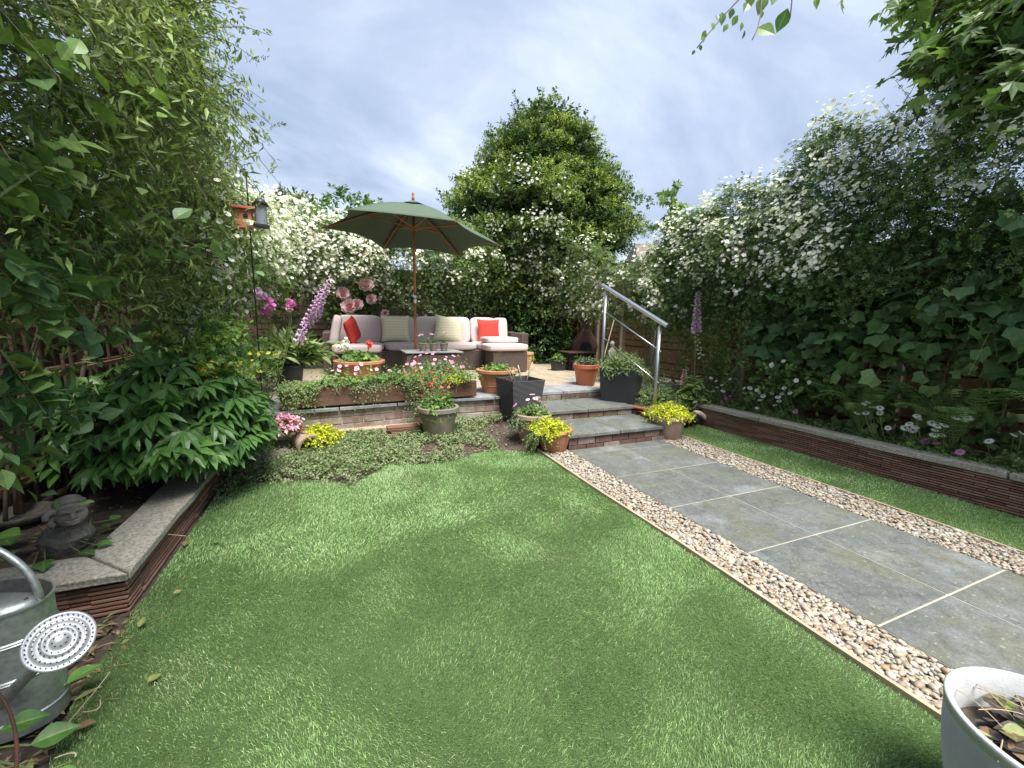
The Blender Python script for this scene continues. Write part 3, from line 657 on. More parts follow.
# left fence: dark boards with bare horizontal rails on the garden side
lf = thing('closeboard_fence', 'dark old fence with bare brown rails behind the left bed', 'fence', (-1.85, 3.5, 0))
mb = MB(); y = -1.0
while y < 9.5: box(mb, (-1.86+R.uniform(-.006, .006), y, 1.0), (.016, .105, 2.0), rnd=R.random()*.5); y += .118
mb.build('boards', 'old_wood', lf)
for z in (.30, .58, .92, 1.24, 1.6):
    mb = MB(); bar(mb, (-1.80, -.5, z), (-1.80, 9.5, z+.01), .045, .05); mb.build('rail', 'fence_wood', lf)
for y in (.6, 2.4, 4.2, 6.0, 7.8):
    mb = MB(); box(mb, (-1.80, y, 1.0), (.09, .1, 2.15)); mb.build('post', 'old_wood', lf)
# trellis lattice leaning by the left bed
tr = thing('wooden_trellis', 'rustic lattice of thin dark sticks in front of the left fence', 'trellis', (-1.7, 4.2, .15))
for k in range(14):
    mb = MB(); y = 3.1+k*.15; bar(mb, (-1.70, y, .15), (-1.72+R.uniform(-.03, .03), y+R.uniform(-.05, .05), 1.15+R.uniform(-.2, .2)), .016, .016); mb.build('upright', 'old_wood', tr)
for z in (.45, .93): 
    mb = MB(); bar(mb, (-1.685, 2.9, z-.02), (-1.685, 5.3, z+.02), .02, .032); mb.build('crossbar', 'fence_wood', tr)
# ---- house beyond the fence
hs = thing('house', 'grey tiled house roof with orange chimney beyond the fence', 'house', (20, 19, 0))
mb = MB(); box(mb, (21.6, 21, 2.0), (9, 7, 4.0), rz=-.4); mb.build('wall', 'wall_render', hs)
def gable(cx, cy, w, d, z0, z1, rz):
    V = np.array([(-w/2, -d/2, z0), (w/2, -d/2, z0), (w/2, d/2, z0), (-w/2, d/2, z0), (-w/2+.6, 0, z1), (w/2-.6, 0, z1)]); c_, s_ = math.cos(rz), math.sin(rz)
    V[:, :2] = V[:, :2]@np.array([[c_, s_], [-s_, c_]])+[cx, cy]
    return V, [(0, 1, 5, 4), (2, 3, 4, 5), (1, 2, 5), (3, 0, 4), (3, 2, 1, 0)]
mb = MB(); mb.add(*gable(21.6, 21, 9.6, 7.8, 4.0, 6.4, -.4)); rf = mb.build('roof', 'roof_tile', hs)
mb = MB(); box(mb, (20.2, 21.3, 6.5), (.8, .6, 1.5), rz=-.4); box(mb, (20.2, 21.3, 7.29), (1.0, .8, .1), rz=-.4); ch = mb.build('chimney', 'chimney_brick', rf)
for dx in (-.2, .22): mb = MB(); lathe(mb, [(.0, 0), (.13, 0), (.11, .4), (.0, .4)], (20.2+dx, 21.3, 7.34), 10); mb.build('chimney_pot', 'chimney_brick', rf)
# ================================================================== FURNITURE
def cushion(w, d, h, puff=.25, n=8, rnd=.5):
    """soft box, local centre origin"""
    mb = MB(); g = np.linspace(-1, 1, n+1)
    def shp(P):
        x, y, z = P.T; e = 6.
        s = (np.abs(x)**e+np.abs(y)**e+np.abs(z)**e)**(-1/e); Q = P*s[:, None]
        Q[:, 2] *= 1+puff*(1-Q[:, 0]**2)*(1-Q[:, 1]**2); return Q*[w/2, d/2, h/2]
    for ax in range(3):
        for sg in (-1, 1):
            U, W_ = np.meshgrid(g, g, indexing='ij'); P = np.zeros((n+1, n+1, 3)); P[..., ax] = sg; P[..., (ax+1) % 3] = U; P[..., (ax+2) % 3] = W_
            i = np.arange((n+1)**2).reshape(n+1, n+1); F = np.stack([i[:-1, :-1], i[1:, :-1], i[1:, 1:], i[:-1, 1:]], -1).reshape(-1, 4)
            if sg < 0: F = F[:, ::-1]
            mb.add(shp(P.reshape(-1, 3)), F, 0, rnd)
    return mb
def pillow(w, h, t, n=14):
    mb = MB(); g = np.linspace(-1, 1, n+1); U, W_ = np.meshgrid(g, g, indexing='ij')
    pin = 1-.10*(1-U**2)*np.abs(W_)**3; pin2 = 1-.10*(1-W_**2)*np.abs(U)**3
    for sg in (-1, 1):
        th = sg*t/2*((1-U**4)*(1-W_**4))**.55
        P = np.stack([U*w/2*pin2, th, W_*h/2*pin], -1); i = np.arange((n+1)**2).reshape(n+1, n+1)
        F = np.stack([i[:-1, :-1], i[1:, :-1], i[1:, 1:], i[:-1, 1:]], -1).reshape(-1, 4)
        mb.add(P.reshape(-1, 3), F if sg < 0 else F[:, ::-1], 0, .5)
    return mb
def moved(mb, loc, rot=(0, 0, 0)):
    M = np.array(Matrix.LocRotScale(Vector(loc), __import__('mathutils').Euler(rot), None))
    mb.V = [v@M[:3, :3].T+M[:3, 3] for v in mb.V]; return mb
ZP = Z3_
YB = 8.25
sofa = thing('garden_sofa', 'u-shaped brown rattan sofa with pinkish beige cushions on the patio', 'sofa', (1.6, 8.0, ZP))
mb = MB()
box(mb, (1.62, YB+.15, ZP+.40), (3.76, .10, .62)); box(mb, (1.62, 7.92, ZP+.20), (3.44, .72, .36))
mb.build('frame', 'rattan', sofa, bevel=.012)
for x in (-.19, 3.38):
    mb = MB(); box(mb, (x, 7.93, ZP+.36), (.14, .84, .68)); mb.build('arm', 'rattan', sofa, bevel=.02)
mb = MB(); box(mb, (.26, 7.33, ZP+.20), (.74, .5, .36)); mb.build('chaise_base', 'rattan', sofa, bevel=.012)
for k in range(4):
    x = .31+k*.85; moved(cushion(.84, .76, .14, .06), (x, 7.90, ZP+.445)).build('seat_cushion', 'cushion_fabric', sofa, True)
moved(cushion(.76, .55, .14, .06), (.26, 7.27, ZP+.445)).build('seat_cushion', 'cushion_fabric', sofa, True)
bx = [(.36, .80), (1.06, .58), (1.62, .54), (2.18, .56), (2.74, .55), (3.12, .30)]
for x, w_ in bx:
    moved(cushion(w_, .52, .15, .10), (x, YB-.02, ZP+.735), (PI/2-.16, 0, 0)).build('back_cushion', 'cushion_fabric', sofa, True)
moved(cushion(.5, .66, .14, .10), (-.05, 7.66, ZP+.735), (0, PI/2+.2, 0)).build('back_cushion', 'cushion_fabric', sofa, True)
def loose(name, mat, label, loc, rot, w=.44, h=.42, cat='pillow', group=None):
    mb = moved(pillow(w, h, .15), (0, 0, 0), rot); o = mb.build(name, mat, None, True, loc=(0, 0, 0)); o.location = loc; tag(o, label, cat, group); return o
loose('throw_pillow', 'red_fabric', 'red pillow leaning at the left arm of the sofa', (.21, 7.62, ZP+.73), (-.25, -.28, 1.25), .44, .42)
loose('throw_pillow', 'cream_fabric', 'cream zigzag pillow standing upright left of the parasol pole', (.97, YB-.22, ZP+.76), (-.2, 0, .0), .52, .50)
loose('throw_pillow', 'cream_fabric', 'cream zigzag pillow tilted right of the parasol pole, behind the three small pots', (1.98, YB-.22, ZP+.76), (-.2, .14, .0), .58, .50)
loose('throw_pillow', 'red_fabric', 'red pillow standing at the right end of the sofa back', (2.80, YB-.22, ZP+.74), (-.2, 0, 0), .48, .46)
fs = thing('footstool', 'square rattan footstool with beige cushion at the right of the sofa', 'footstool', (2.78, 7.2, ZP))
mb = MB(); box(mb, (2.86, 7.22, ZP+.20), (.66, .5, .38)); mb.build('base', 'rattan', fs, bevel=.012)
moved(cushion(.80, .58, .13, .06), (2.83, 7.22, ZP+.455)).build('cushion', 'cushion_fabric', fs, True)
o = moved(cushion(.66, .5, .11, .06), (2.83, 7.5, ZP+.575)).build('spare_cushion', 'cushion_fabric', None, True); tag(o, 'flat beige cushion lying spare on top of the footstool cushion', 'cushion')
ct = thing('coffee_table', 'low rattan coffee table with pale top in front of the sofa', 'table', (1.33, 6.57, ZP))
mb = MB(); box(mb, (1.33, 6.57, ZP+.21), (.84, .60, .40)); mb.build('base', 'rattan', ct, bevel=.02)
mb = MB(); box(mb, (1.33, 6.57, ZP+.437), (.88, .64, .02)); mb.build('tabletop', 'slate_pale', ct, bevel=.004)
# ---- parasol
PC = np.array([1.165, 7.0]); ps = thing('parasol', 'dark green garden parasol with wooden pole open over the seating', 'parasol', (PC[0], PC[1], ZP))
ph = -27.49895 % (2*PI); RR = 1.33; zt = 3.13; tips = []
for k in range(6):
    a = ph+k*PI/3; x, y = RR*math.cos(a), RR*math.sin(a); tips.append(np.array([PC[0]+x*1.06, PC[1]+y, 2.615-.07*x-.03*y]))
apex = np.array([PC[0], PC[1], zt])
mb = MB(); n = 10
for k in range(6):
    A, B_ = tips[k], tips[(k+1) % 6]; V = []; idx = {}
    for i in range(n+1):
        for j in range(i+1):
            u = i/n; v = j/i if i else 0; p_ = apex*(1-u)+(A*(1-v)+B_*v)*u
            sag = 4*v*(1-v); p_ = p_+np.array([0, 0, -.02])*math.sin(u*PI)*(1-sag)*0
            inn = (np.array([PC[0], PC[1], p_[2]])-p_)*.13*sag*u**2; p_ = p_+inn+np.array([0, 0, .045*sag*u**1.5]) - np.array([0, 0, .05*math.sin(PI*u)*sag*.6])
            p_[2] += .05*math.sin(PI*u)
            idx[(i, j)] = len(V); V.append(p_)
    F = []
    for i in range(n):
        for j in range(i+1):
            F.append((idx[(i, j)], idx[(i+1, j)], idx[(i+1, j+1)]))
            if j < i: F.append((idx[(i, j)], idx[(i+1, j+1)], idx[(i, j+1)]))
    mb.add(V, F, 0, .5)
cn = mb.build('canopy', 'canopy', ps, True, sharp=.12)
sf = cn.modifiers.new('thick', 'SOLIDIFY'); sf.thickness = .003
mb = MB(); vt = np.array([[PC[0]+.22*math.cos(ph+k*PI/3), PC[1]+.22*math.sin(ph+k*PI/3), zt-.035] for k in range(6)]+[[PC[0], PC[1], zt+.05]])
mb.add(vt, [(k, (k+1) % 6, 6) for k in range(6)]); v_ = mb.build('vent_cap', 'canopy', ps); v_.modifiers.new('thick', 'SOLIDIFY').thickness = .003
for k in range(6):
    a = apex+np.array([0, 0, -.03]); tdn = tips[k]+np.array([0, 0, -.012]); mid_ = a*.5+tdn*.5+np.array([0, 0, .03])
    mb = MB(); tube(mb, [a, mid_, tdn], .011, 6); rb_ = mb.build('rib', 'rosewood', ps)
    mb = MB(); tube(mb, [np.array([PC[0], PC[1], zt-.38]), mid_-np.array([0, 0, .01])], .010, 6); mb.build('strut', 'rosewood', ps)
mb = MB(); tube(mb, [(PC[0], PC[1], ZP+.05), (PC[0], PC[1], ZP+1.20)], .022, 12); mb.build('pole', 'rosewood', ps, True)
mb = MB(); tube(mb, [(PC[0], PC[1], ZP+1.35), (PC[0], PC[1], zt)], .022, 12); mb.build('pole', 'rosewood', ps, True)
mb = MB(); tube(mb, [(PC[0], PC[1], ZP+1.19), (PC[0], PC[1], ZP+1.36)], .0245, 12); mb.build('pole_joint', 'steel', ps, True)
for z, r_ in ((zt-.38, .05), (zt-.06, .055)): mb = MB(); lathe(mb, [(0, -.03), (r_, -.03), (r_, .03), (0, .03)], (PC[0], PC[1], z), 14); mb.build('hub', 'rosewood', ps)
mb = MB(); lathe(mb, [(.0, 0), (.02, 0), (.024, .04), (.012, .06), (.022, .09), (.015, .12), (0, .13)], (PC[0], PC[1], zt+.04), 12); mb.build('finial', 'rosewood', ps, True)
mb = MB(); lathe(mb, [(0, 0), (.24, 0), (.24, .05), (.05, .08), (.05, .16), (.0, .16)], (PC[0], PC[1], ZP), 24); mb.build('base', 'black_metal', ps, True, sharp=.6)
# ---- railing
rl = thing('handrail', 'stainless steel stair handrail with two cross bars beside the steps', 'railing', (3.46, 3.9, 0))
pA = np.array([3.46, 3.87, .20]); pB = np.array([3.46, 4.98, ZP])
for p_, zt_ in ((pA, 1.275), (pB, 1.74)):
    mb = MB(); tube(mb, [(p_[0], p_[1], p_[2]-.05), (p_[0], p_[1], zt_)], .0225, 14); po = mb.build('post', 'dull_steel', rl, True)
    mb = MB(); tube(mb, [(p_[0], p_[1], zt_-.005), (p_[0], p_[1], zt_+.05)], .008, 8); mb.build('bracket', 'steel', po, True)
    mb = MB(); lathe(mb, [(0, 0), (.045, 0), (.045, .008), (0, .008)], (p_[0], p_[1], p_[2]-.035), 16); mb.build('foot_plate', 'steel', po)
sl_ = (1.76-1.30)/(4.98-3.87)
zr = lambda y, o: 1.335+o+(y-3.87)*sl_
mb = MB(); tube(mb, [(3.46, 3.74, zr(3.74, 0)), (3.46, 5.07, zr(5.07, 0))], .027, 16); mb.build('top_rail', 'steel', rl, True, sharp=.8)
for o_ in (-.33, -.70):
    mb = MB(); tube(mb, [(3.46, 3.82, zr(3.82, o_)), (3.46, 5.02, zr(5.02, o_))], .0075, 8); mb.build('cross_bar', 'steel', rl, True)
# ================================================================== POTS
def potsize(px, py, z, wpx, ypx):
    """base point and size of a pot standing on height z: bottom pixel, width in pixels, pixel row of the rim"""
    b = at(px, py, z); dep = (b-np.array([0, 0, HC]))@FW; b = b+np.array([_sy, _cy, 0])*(wpx*dep/FPX*.35)
    dep = (b-np.array([0, 0, HC]))@FW; ang = math.hypot(px-512, 0)/FPX
    r_ = wpx*dep/FPX/2/math.sqrt(1+.35*ang*ang)
    lo, hi = 0., 2.5
    for _ in range(40):
        md = (lo+hi)/2; q = b+np.array([0, 0, md])-np.array([0, 0, HC])
        if 384-FPX*(q@UP)/(q@FW) > ypx: lo = md
        else: hi = md
    return b, r_, lo
def roundpot(t, b, r, h, mat, rb=.72, lip=.14, soil='soil', rim=True, rings=False):
    mb = MB(); lh = h*lip; k = 1.09 if rim else 1.0
    prof = [(0, 0), (r*rb/1.09, 0), (r*rb/1.09+.004, .006)]
    if rings:
        for i in range(1, 12):
            z = .006+(h-lh)*i/12; rr = (r*rb+(r-r*rb)*i/12)/1.09; prof += [(rr, z), (rr+(.005 if i in (4, 8) else 0), z+.004), (rr, z+.01)]
    prof += [(r/1.09, h-lh), (r*k/1.09, h-lh+.004), (r*k/1.09, h-.006), (r*k/1.09-.006, h), (r*.93/1.09, h), (r*.9/1.09, h-lh*.8), (r*.86/1.09, h*.86)]
    lathe(mb, prof, b, 32); mb.build('pot', mat, t, True, sharp=.6)
    mb = MB(); lathe(mb, [(0, h*.9), (r*.5, h*.895), (r*.84, h*.87), (r*.84, h*.8)], b, 20); mb.build('compost', soil, t, True)
def squarepot(t, b, w, h, mat, rz=.4, taper=.72, rimw=.02):
    mb = MB(); V = []; 
    for (s, z) in ((taper, 0), (1, h), (1-2*rimw/w, h), ((1-2*rimw/w)*.97, h*.85)):
        for sx, sy in ((-1, -1), (1, -1), (1, 1), (-1, 1)): V.append((sx*w/2*s, sy*w/2*s, z))
    F = [(i*4+k, i*4+(k+1) % 4, (i+1)*4+(k+1) % 4, (i+1)*4+k) for i in range(3) for k in range(4)]+[(3, 2, 1, 0), (12, 13, 14, 15)]
    c_, s_ = math.cos(rz), math.sin(rz); V = np.array(V)@np.array([[c_, s_, 0], [-s_, c_, 0], [0, 0, 1]])+b
    mb.add(V, F[:-1]); mb.build('pot', mat, t, bevel=.006)
    mb = MB(); mb.add(V[12:16]+[0, 0, .01], [(0, 1, 2, 3)]); mb.build('compost', 'soil', t)
def dome(t, c, rx, rz_, k, mlv, size, tmpl, mat, L=.5, droop=.3, name='foliage', low=-.2, stems=True, upb=.7, rvar=.35, ry=None):
    """bushy plant: twigs from its base out to a dome"""
    ry = ry or rx; d = rdir(k*3); d = d[d[:, 2] > low][:k]; k = len(d); rr = (.55+.5*R.random(k))[:, None]
    tip = np.array(c)+d*np.array([rx, ry, rz_])*rr; o = np.array(c)+(tip-c)*(1-L)*[.9, .9, .8]-[0, 0, .1*rz_]
    mb = MB(); st_ = MB() if stems else None
    v = tip-o; ln = np.linalg.norm(v, axis=1); shoots(mb, o, v, ln, mlv, size, tmpl, droop, st_, upb=upb, rvar=rvar, smr=.0015)
    f = mb.build(name, mat, t)
    if stems: st_.build('stems', 'stem_green', t)
    return f
def heads(t, P, nrm_, size, tmpl, mats, name='flower', one=False, cap=100):
    """flower heads: each its own child, or one mass"""
    if one:
        mb = MB(); mb.place(tmpl, P, nrm_, rdir(len(P)), size*(.75+.5*R.random(len(P)))); f = mb.build(name, mats, t)
        if len(P) > 100: f['kind'] = 'stuff'
        return
    for i in range(len(P)):
        mb = MB(); mb.place(tmpl, P[i:i+1], nrm_[i:i+1], rdir(1), size*(.8+.4*R.random())); mb.build(name, mats, t)
def domepts(c, rx, rz_, k, low=.1, ry=None):
    d = rdir(k*6); d = d[d[:, 2] > low][:k]; return np.array(c)+d*np.array([rx, ry or rx, rz_]), nrm(d+[0, 0, .3])
def rosehead(t, p, r, mat='petal_pink', name='bloom', face=None):
    mb = MB(); f = nrm(np.array(face if face is not None else [0, -1, .5], float)); X = nrm(np.cross(f, [0.1, .2, 1])); Y = np.cross(f, X)
    for ring, (n, rad, open_, s_) in enumerate(((4, .03, .05, .55), (5, .12, .2, .66), (6, .22, .42, .74), (7, .30, .72, .85), (8, .34, 1.15, .98), (8, .36, 1.6, 1.02))):
        for k in range(n):
            a = 2*PI*(k+.37*ring)/n+R.uniform(-.1, .1); rd = X*math.cos(a)+Y*math.sin(a)
            mb.place(T_PETAL, p+rd*rad*r*.5-f*r*.12*ring*.6, rd*math.sin(open_)+f*math.cos(open_), f*math.sin(open_)-rd*math.cos(open_), r*s_*.9, rnd=min(1, .1+.2*ring+R.random()*.2))
    return mb.build(name, mat, t, True)
def foxglove(t, b, tip, n, size, mats='petal_purple', stemr=.006, frm=.35):
    b = np.array(b, float); tip = np.array(tip, float); mb = MB(); tube(mb, [b, (b+tip)/2, tip], [stemr*1.3, stemr, stemr*.4], 5); mb.build('stem', 'stem_green', t)
    ax = nrm(tip-b); mb = MB(); k = n; u = frm+(1-frm)*np.linspace(0, .97, k); a = np.arange(k)*2.4; X = nrm(np.cross(ax, [0, 1, .1])); Y = np.cross(ax, X)
    rd = X*np.cos(a)[:, None]+Y*np.sin(a)[:, None]; P = b+(tip-b)*u[:, None]+rd*.008
    s_ = size*(1.15-.75*(u-frm)/(1-frm)); mb.place(T_BELL, P, nrm(rd-ax*.35), ax, s_, rnd=np.clip(.2+.6*R.random(k), 0, 1)); mb.build('flower_spike', mats, t, True)

def roundplant(name, label, cat, px, py, z, wpx, ypx, mat, group=None, **k):
    b, r_, h = potsize(px, py, z, wpx, ypx); t = thing(name, label, cat, b, group); roundpot(t, b, r_, h, mat, **k); return t, b, r_, h
gp = 'potted plants around the steps and patio'
# grey clay pot on the creeping plants
t, b, r, h = roundplant('potted_plant', 'grey weathered clay pot with leafy green plant standing in front of the brick wall', 'potted plant', 436, 441, .04, 41, 406, 'grey_pot', gp, rb=.68)
c = b+[0, 0, h*.92]; dome(t, c, r*1.25, .24, 90, 6, .065, T_OVS, 'leaf_fresh', .8); dome(t, c+[-.02, .04, .1], r*1.3, .34, 70, 8, .022, T_OVS, 'leaf_pale', .9, name='upright_foliage')
P, D_ = domepts(c, .15, .36, 8, .6); heads(t, P, D_, .035, T_FL5, ['petal_red', 'flower_gold'])
# tan pot behind the trough's end
t, b, r, h = roundplant('potted_plant', 'ridged tan terracotta pot with low green leaves beside the end of the wooden trough', 'potted plant', 496, 394, ZP, 42, 369, 'terracotta', gp, rings=True)
c = b+[0, 0, h*.9]; dome(t, c, r*1.15, .17, 80, 6, .05, T_OVS, 'leaf_fresh', .8)
mb = MB(); k = 9; O = c+R.normal(size=(k, 3))*[.03, .03, 0]; shoots(mb, O, np.array([.1, 0, 1])+R.normal(size=(k, 3))*.12, .36, 12, .022, T_LNS, .0, None); mb.build('upright_stems', 'leaf_silver', t)
# small terracotta with yellow foliage on patio
t, b, r, h = roundplant('potted_plant', 'small pale terracotta pot topped with yellow-green foliage on the patio by the footstool', 'potted plant', 524, 370, ZP, 19, 352, 'terracotta_pale', gp)
c = b+[0, 0, h*.95]; dome(t, c, r*1.5, .11, 110, 7, .03, T_OVS, 'leaf_lime', .8, .9)
dome(t, c, r*1.2, .05, 20, 6, .022, T_OVS, 'leaf_fresh', .9, .9, name='trailing_foliage')
# black woven square planter with cut stems
b = at(523, 425, 0.0); b = at(516, 428, .02)+[.07, .07, 0]
t = thing('square_planter', 'black woven square planter holding a few bare cut stems at left of the steps', 'planter', b)
squarepot(t, b, .45, .60, 'woven_black', .12, .70)
for (dx, dy, tx, ty, hh) in ((-.1, 0, -.20, -.06, .16), (-.05, .05, -.13, .0, .13), (.02, 0, -.02, .02, .2), (.06, -.03, .17, -.02, .21), (.1, .03, .19, .05, .24), (-.08, .06, -.05, .1, .12)):
    mb = MB(); tube(mb, [b+[dx, dy, .52], b+[(dx+tx)/2, (dy+ty)/2, .61+hh*.35], b+[tx, ty, .60+hh*.8]], [.009, .009, .008], 6); mb.build('cut_stem', 'edge_wood', t, True)
# pink flowers bowl and lime pot left of first step
t, b, r, h = roundplant('potted_plant', 'brown clay pot with pink flowers over soft green foliage at left of the steps', 'potted plant', 533, 446, .0, 36, 413, 'weathered_terracotta', gp)
c = b+[0, 0, h*.9]; dome(t, c, r*1.25, .20, 300, 8, .034, T_OVS, 'leaf_rose', .7, .3, low=0); dome(t, c+[-.1, 0, -.03], r*1.1, .2, 110, 8, .03, T_OVS, 'leaf_silver', .7, .8, name='trailing_foliage', low=-.4)
P, D_ = domepts(c, r*1.2, .24, 9, .3); heads(t, P, D_, .06, T_DAISY, ['petal_pink', 'flower_eye'])
t, b, r, h = roundplant('potted_plant', 'terracotta pot overflowing with bright lime-yellow foliage at the left foot of the steps', 'potted plant', 555, 453, 0, 36, 428, 'terracotta', gp)
c = b+[-.07, -.02, h*1.0]; dome(t, c, r*1.45, .17, 260, 8, .03, T_OVS, 'leaf_lime', .6, .3, low=0); dome(t, c+[-.12, -.04, -.02], r*1.3, .17, 60, 8, .02, T_OVS, 'leaf_pale', .7, .9, name='trailing_foliage', low=-.9)
# right of the steps
t, b, r, h = roundplant('potted_plant', 'brown pot overflowing with bright lime-yellow foliage beside the lower railing post', 'potted plant', 672, 440, 0, 36, 415, 'weathered_terracotta', gp)
MATS_swap = None
c = b+[0, 0, h*.95]; dome(t, c+[0, 0, .02], r*1.6, .19, 280, 8, .032, T_OVS, 'leaf_lime', .6, .25, low=0)
t, b, r, h = roundplant('potted_plant', 'wide brown plastic pot of bushy grey-green foliage behind the lower railing post', 'potted plant', 655, 420, .1, 50, 404, 'terracotta_plastic', gp)
b2 = b+[.22, .1, 0]; c = b2+[0, 0, h*.9]; dome(t, c, .44, .34, 420, 8, .032, T_OVS, 'leaf_rose', .55, .3); dome(t, c, .42, .33, 260, 8, .03, T_OVS, 'leaf_silver', .55, .3, name='inner_foliage')
t, b, r, h = roundplant('potted_plant', 'smooth orange plastic pot with low succulent leaves on the patio edge left of the railing', 'potted plant', 587, 386, ZP, 26, 364, 'terracotta_plastic', gp, lip=.2)
c = b+[0, 0, h*.92]; dome(t, c, r*.95, .17, 90, 6, .055, T_OVS, 'leaf_silver', .85, .1); dome(t, c+[.12, 0, 0], .12, .16, 30, 6, .04, T_OVS, 'leaf_fresh', .8, .2, name='side_foliage', low=0)
for px, lab in ((561, 'left one of the two small black troughs of seedlings under the dark shrub'), (588, 'right one of the two small black troughs of seedlings under the dark shrub')):
    px = {561: 561, 588: 578}[px]
    b = at(px, 371, ZP)+[0, .12, 0]; t = thing('seedling_trough', lab, 'trough', b, 'black seedling troughs'); mb = MB()
    for s_ in (1,): box(mb, b+[0, 0, .09], (.24, .2, .18), taper=.85); 
    box(mb, b+[0, 0, .185], (.27, .23, .02)); mb.build('trough', 'black_plastic', t, bevel=.006)
    dome(t, b+[0, 0, .19], .16, .19, 80, 6, .05, T_OVS, 'leaf_fresh', .8, .2)
b = at(622, 407, .22)+[.12, .20, 0]; b[2] = .215
t = thing('square_planter', 'tall smooth charcoal square planter of feathery plants behind the railing', 'planter', b); squarepot(t, b, .47, .50, 'smooth_black', .62, .86)
c = b+[0, 0, .46]; dome(t, c, .36, .36, 330, 10, .06, T_LNS, 'leaf_pale', .8, .1, low=0); dome(t, c, .34, .3, 160, 8, .055, T_LNS, 'leaf_fresh', .8, .2, name='inner_foliage')
# red and white geranium bowl
t, b, r, h = roundplant('geranium_bowl', 'wide tan terracotta bowl with red and white geraniums on the patio', 'potted plant', 354, 383, ZP, 50, 360, 'terracotta', gp, rb=.70, rings=True)
c = b+[0, 0, h*.92]; dome(t, c, r*1.0, .22, 190, 5, .07, T_VINE, 'leaf_fresh', .8, .2)
for dx, dz, mt in ((.15, .29, 'petal_red'), (-.20, .33, 'petal_white'), (-.28, .25, 'petal_white'), (-.17, .26, 'petal_white')):
    q = c+[dx, -.05, dz-.03]; P = q+R.normal(size=(16, 3))*.028; heads(t, P, nrm(P-q+[0, -.03, .03]), .045, T_FL5, [mt, 'flower_gold'], 'flower_cluster', True)
    mb = MB(); tube(mb, [c+[dx*.6, 0, 0], q], .004, 5); mb.build('stem', 'stem_green', t)
# three little pots on the coffee table
for i, (dx, lab) in enumerate(((-.07, 'leftmost of the three small grey pots of pink flowers on the coffee table'), (.10, 'middle one of the three small grey pots of pink flowers on the coffee table'), (.27, 'rightmost of the three small grey pots of pink flowers on the coffee table'))):
    b = atY((423, 433.5, 444)[i], 349, 6.42); b[2] = ZP+.448; t = thing('flower_pot', lab, 'potted plant', b, 'small pots on the coffee table'); roundpot(t, b, .066, .13, 'grey_pot')
    c = b+[0, 0, .12]; dome(t, c, .11, .19, 50, 6, .028, T_LNS, 'leaf_rose', .9, .1); P, D_ = domepts(c, .09, .19, 7, .4); heads(t, P, D_, .04, T_DAISY, ['petal_pink', 'flower_eye'])
# wooden troughs
def trough(label, x0, y0, x1, y1, h, z, group='old wooden troughs'):
    L = math.hypot(x1-x0, y1-y0); rz = math.atan2(y1-y0, x1-x0); c = np.array([(x0+x1)/2, (y0+y1)/2, z]); t = thing('wooden_trough', label, 'trough', c, group); w_ = .24
    ct_, st_ = math.cos(rz), math.sin(rz); f = lambda u, v, zz: c+[u*ct_-v*st_, u*st_+v*ct_, zz]
    for v, hh in ((-w_/2, h), (w_/2, h)):
        mb = MB(); box(mb, f(0, v, hh/2+.02), (L, .045, hh), rz); mb.build('side_board', 'sleeper_wood', t, bevel=.008)
    for u in (-L/2+.03, L/2-.03): mb = MB(); box(mb, f(u, 0, h/2+.015), (.05, w_-.05, h-.02), rz); mb.build('end_board', 'sleeper_wood', t, bevel=.006)
    mb = MB(); box(mb, f(0, 0, h-.06), (L-.1, w_-.05, .06), rz); mb.build('compost', 'soil', t)
    for u in (-L/2+.12, L/2-.12): mb = MB(); box(mb, f(u, 0, .011), (.09, w_*.8, .022), rz); mb.build('foot', 'old_wood', t)
    return t, f, L
ZT = ZP+.001
def trail(t, f, L, u0, u1, k, size, tmpl, mat, z, name, droop=1.6, v=-.09, ln=.16, m_=8, vj=.05):
    u = R.uniform(u0, u1, k); O = np.array([f(a, v+R.normal()*vj, z+R.random()*.02) for a in u]); D_ = nrm(np.stack([R.normal(size=k)*.5, -.5+R.normal(size=k)*.6, .9+0*u], 1)); mb = MB()
    shoots(mb, O, D_, ln*(.5+R.random(k)), m_, size, tmpl, droop, None); return mb.build(name, mat, t)
t, f, L = trough('long old wooden trough of stonecrop and small pink and red flowers along the patio edge', -.58, 4.74, 1.50, 4.89, .19, ZT, None)
trail(t, f, L, -L/2, .25, 430, .024, T_OVS, 'leaf_pale', .22, 'stonecrop', 1.0, .0, .16, vj=.06); trail(t, f, L, -L/2, -.72, 190, .024, T_OVS, 'leaf_pale', .20, 'hanging_stonecrop', 2.2, -.12, .15)
trail(t, f, L, -.35, -.05, 70, .022, T_OVS, 'leaf_thyme', .2, 'hanging_stonecrop', 2.2, -.12, .14); trail(t, f, L, -.75, .2, 110, .045, T_OVS, 'leaf_fresh', .2, 'upright_foliage', .2, 0, .20, 6, .07)
trail(t, f, L, .1, L/2-.05, 330, .028, T_OVS, 'leaf_rose', .2, 'foliage', .3, .0, .25, 8, .07); trail(t, f, L, .1, L/2-.03, 230, .024, T_OVS, 'leaf_pale', .2, 'soft_foliage', .8, -.06, .18, 8, .06)
trail(t, f, L, .28, .52, 110, .02, T_OVS, 'leaf_bronze', .2, 'trailing_foliage', 2.2, -.13, .2); trail(t, f, L, .18, .58, 150, .02, T_OVS, 'leaf_thyme', .2, 'trailing_foliage', 2.2, -.13, .2)
trail(t, f, L, .68, .88, 110, .026, T_OVS, 'leaf_lime', .2, 'yellow_foliage', .6, -.05, .16)
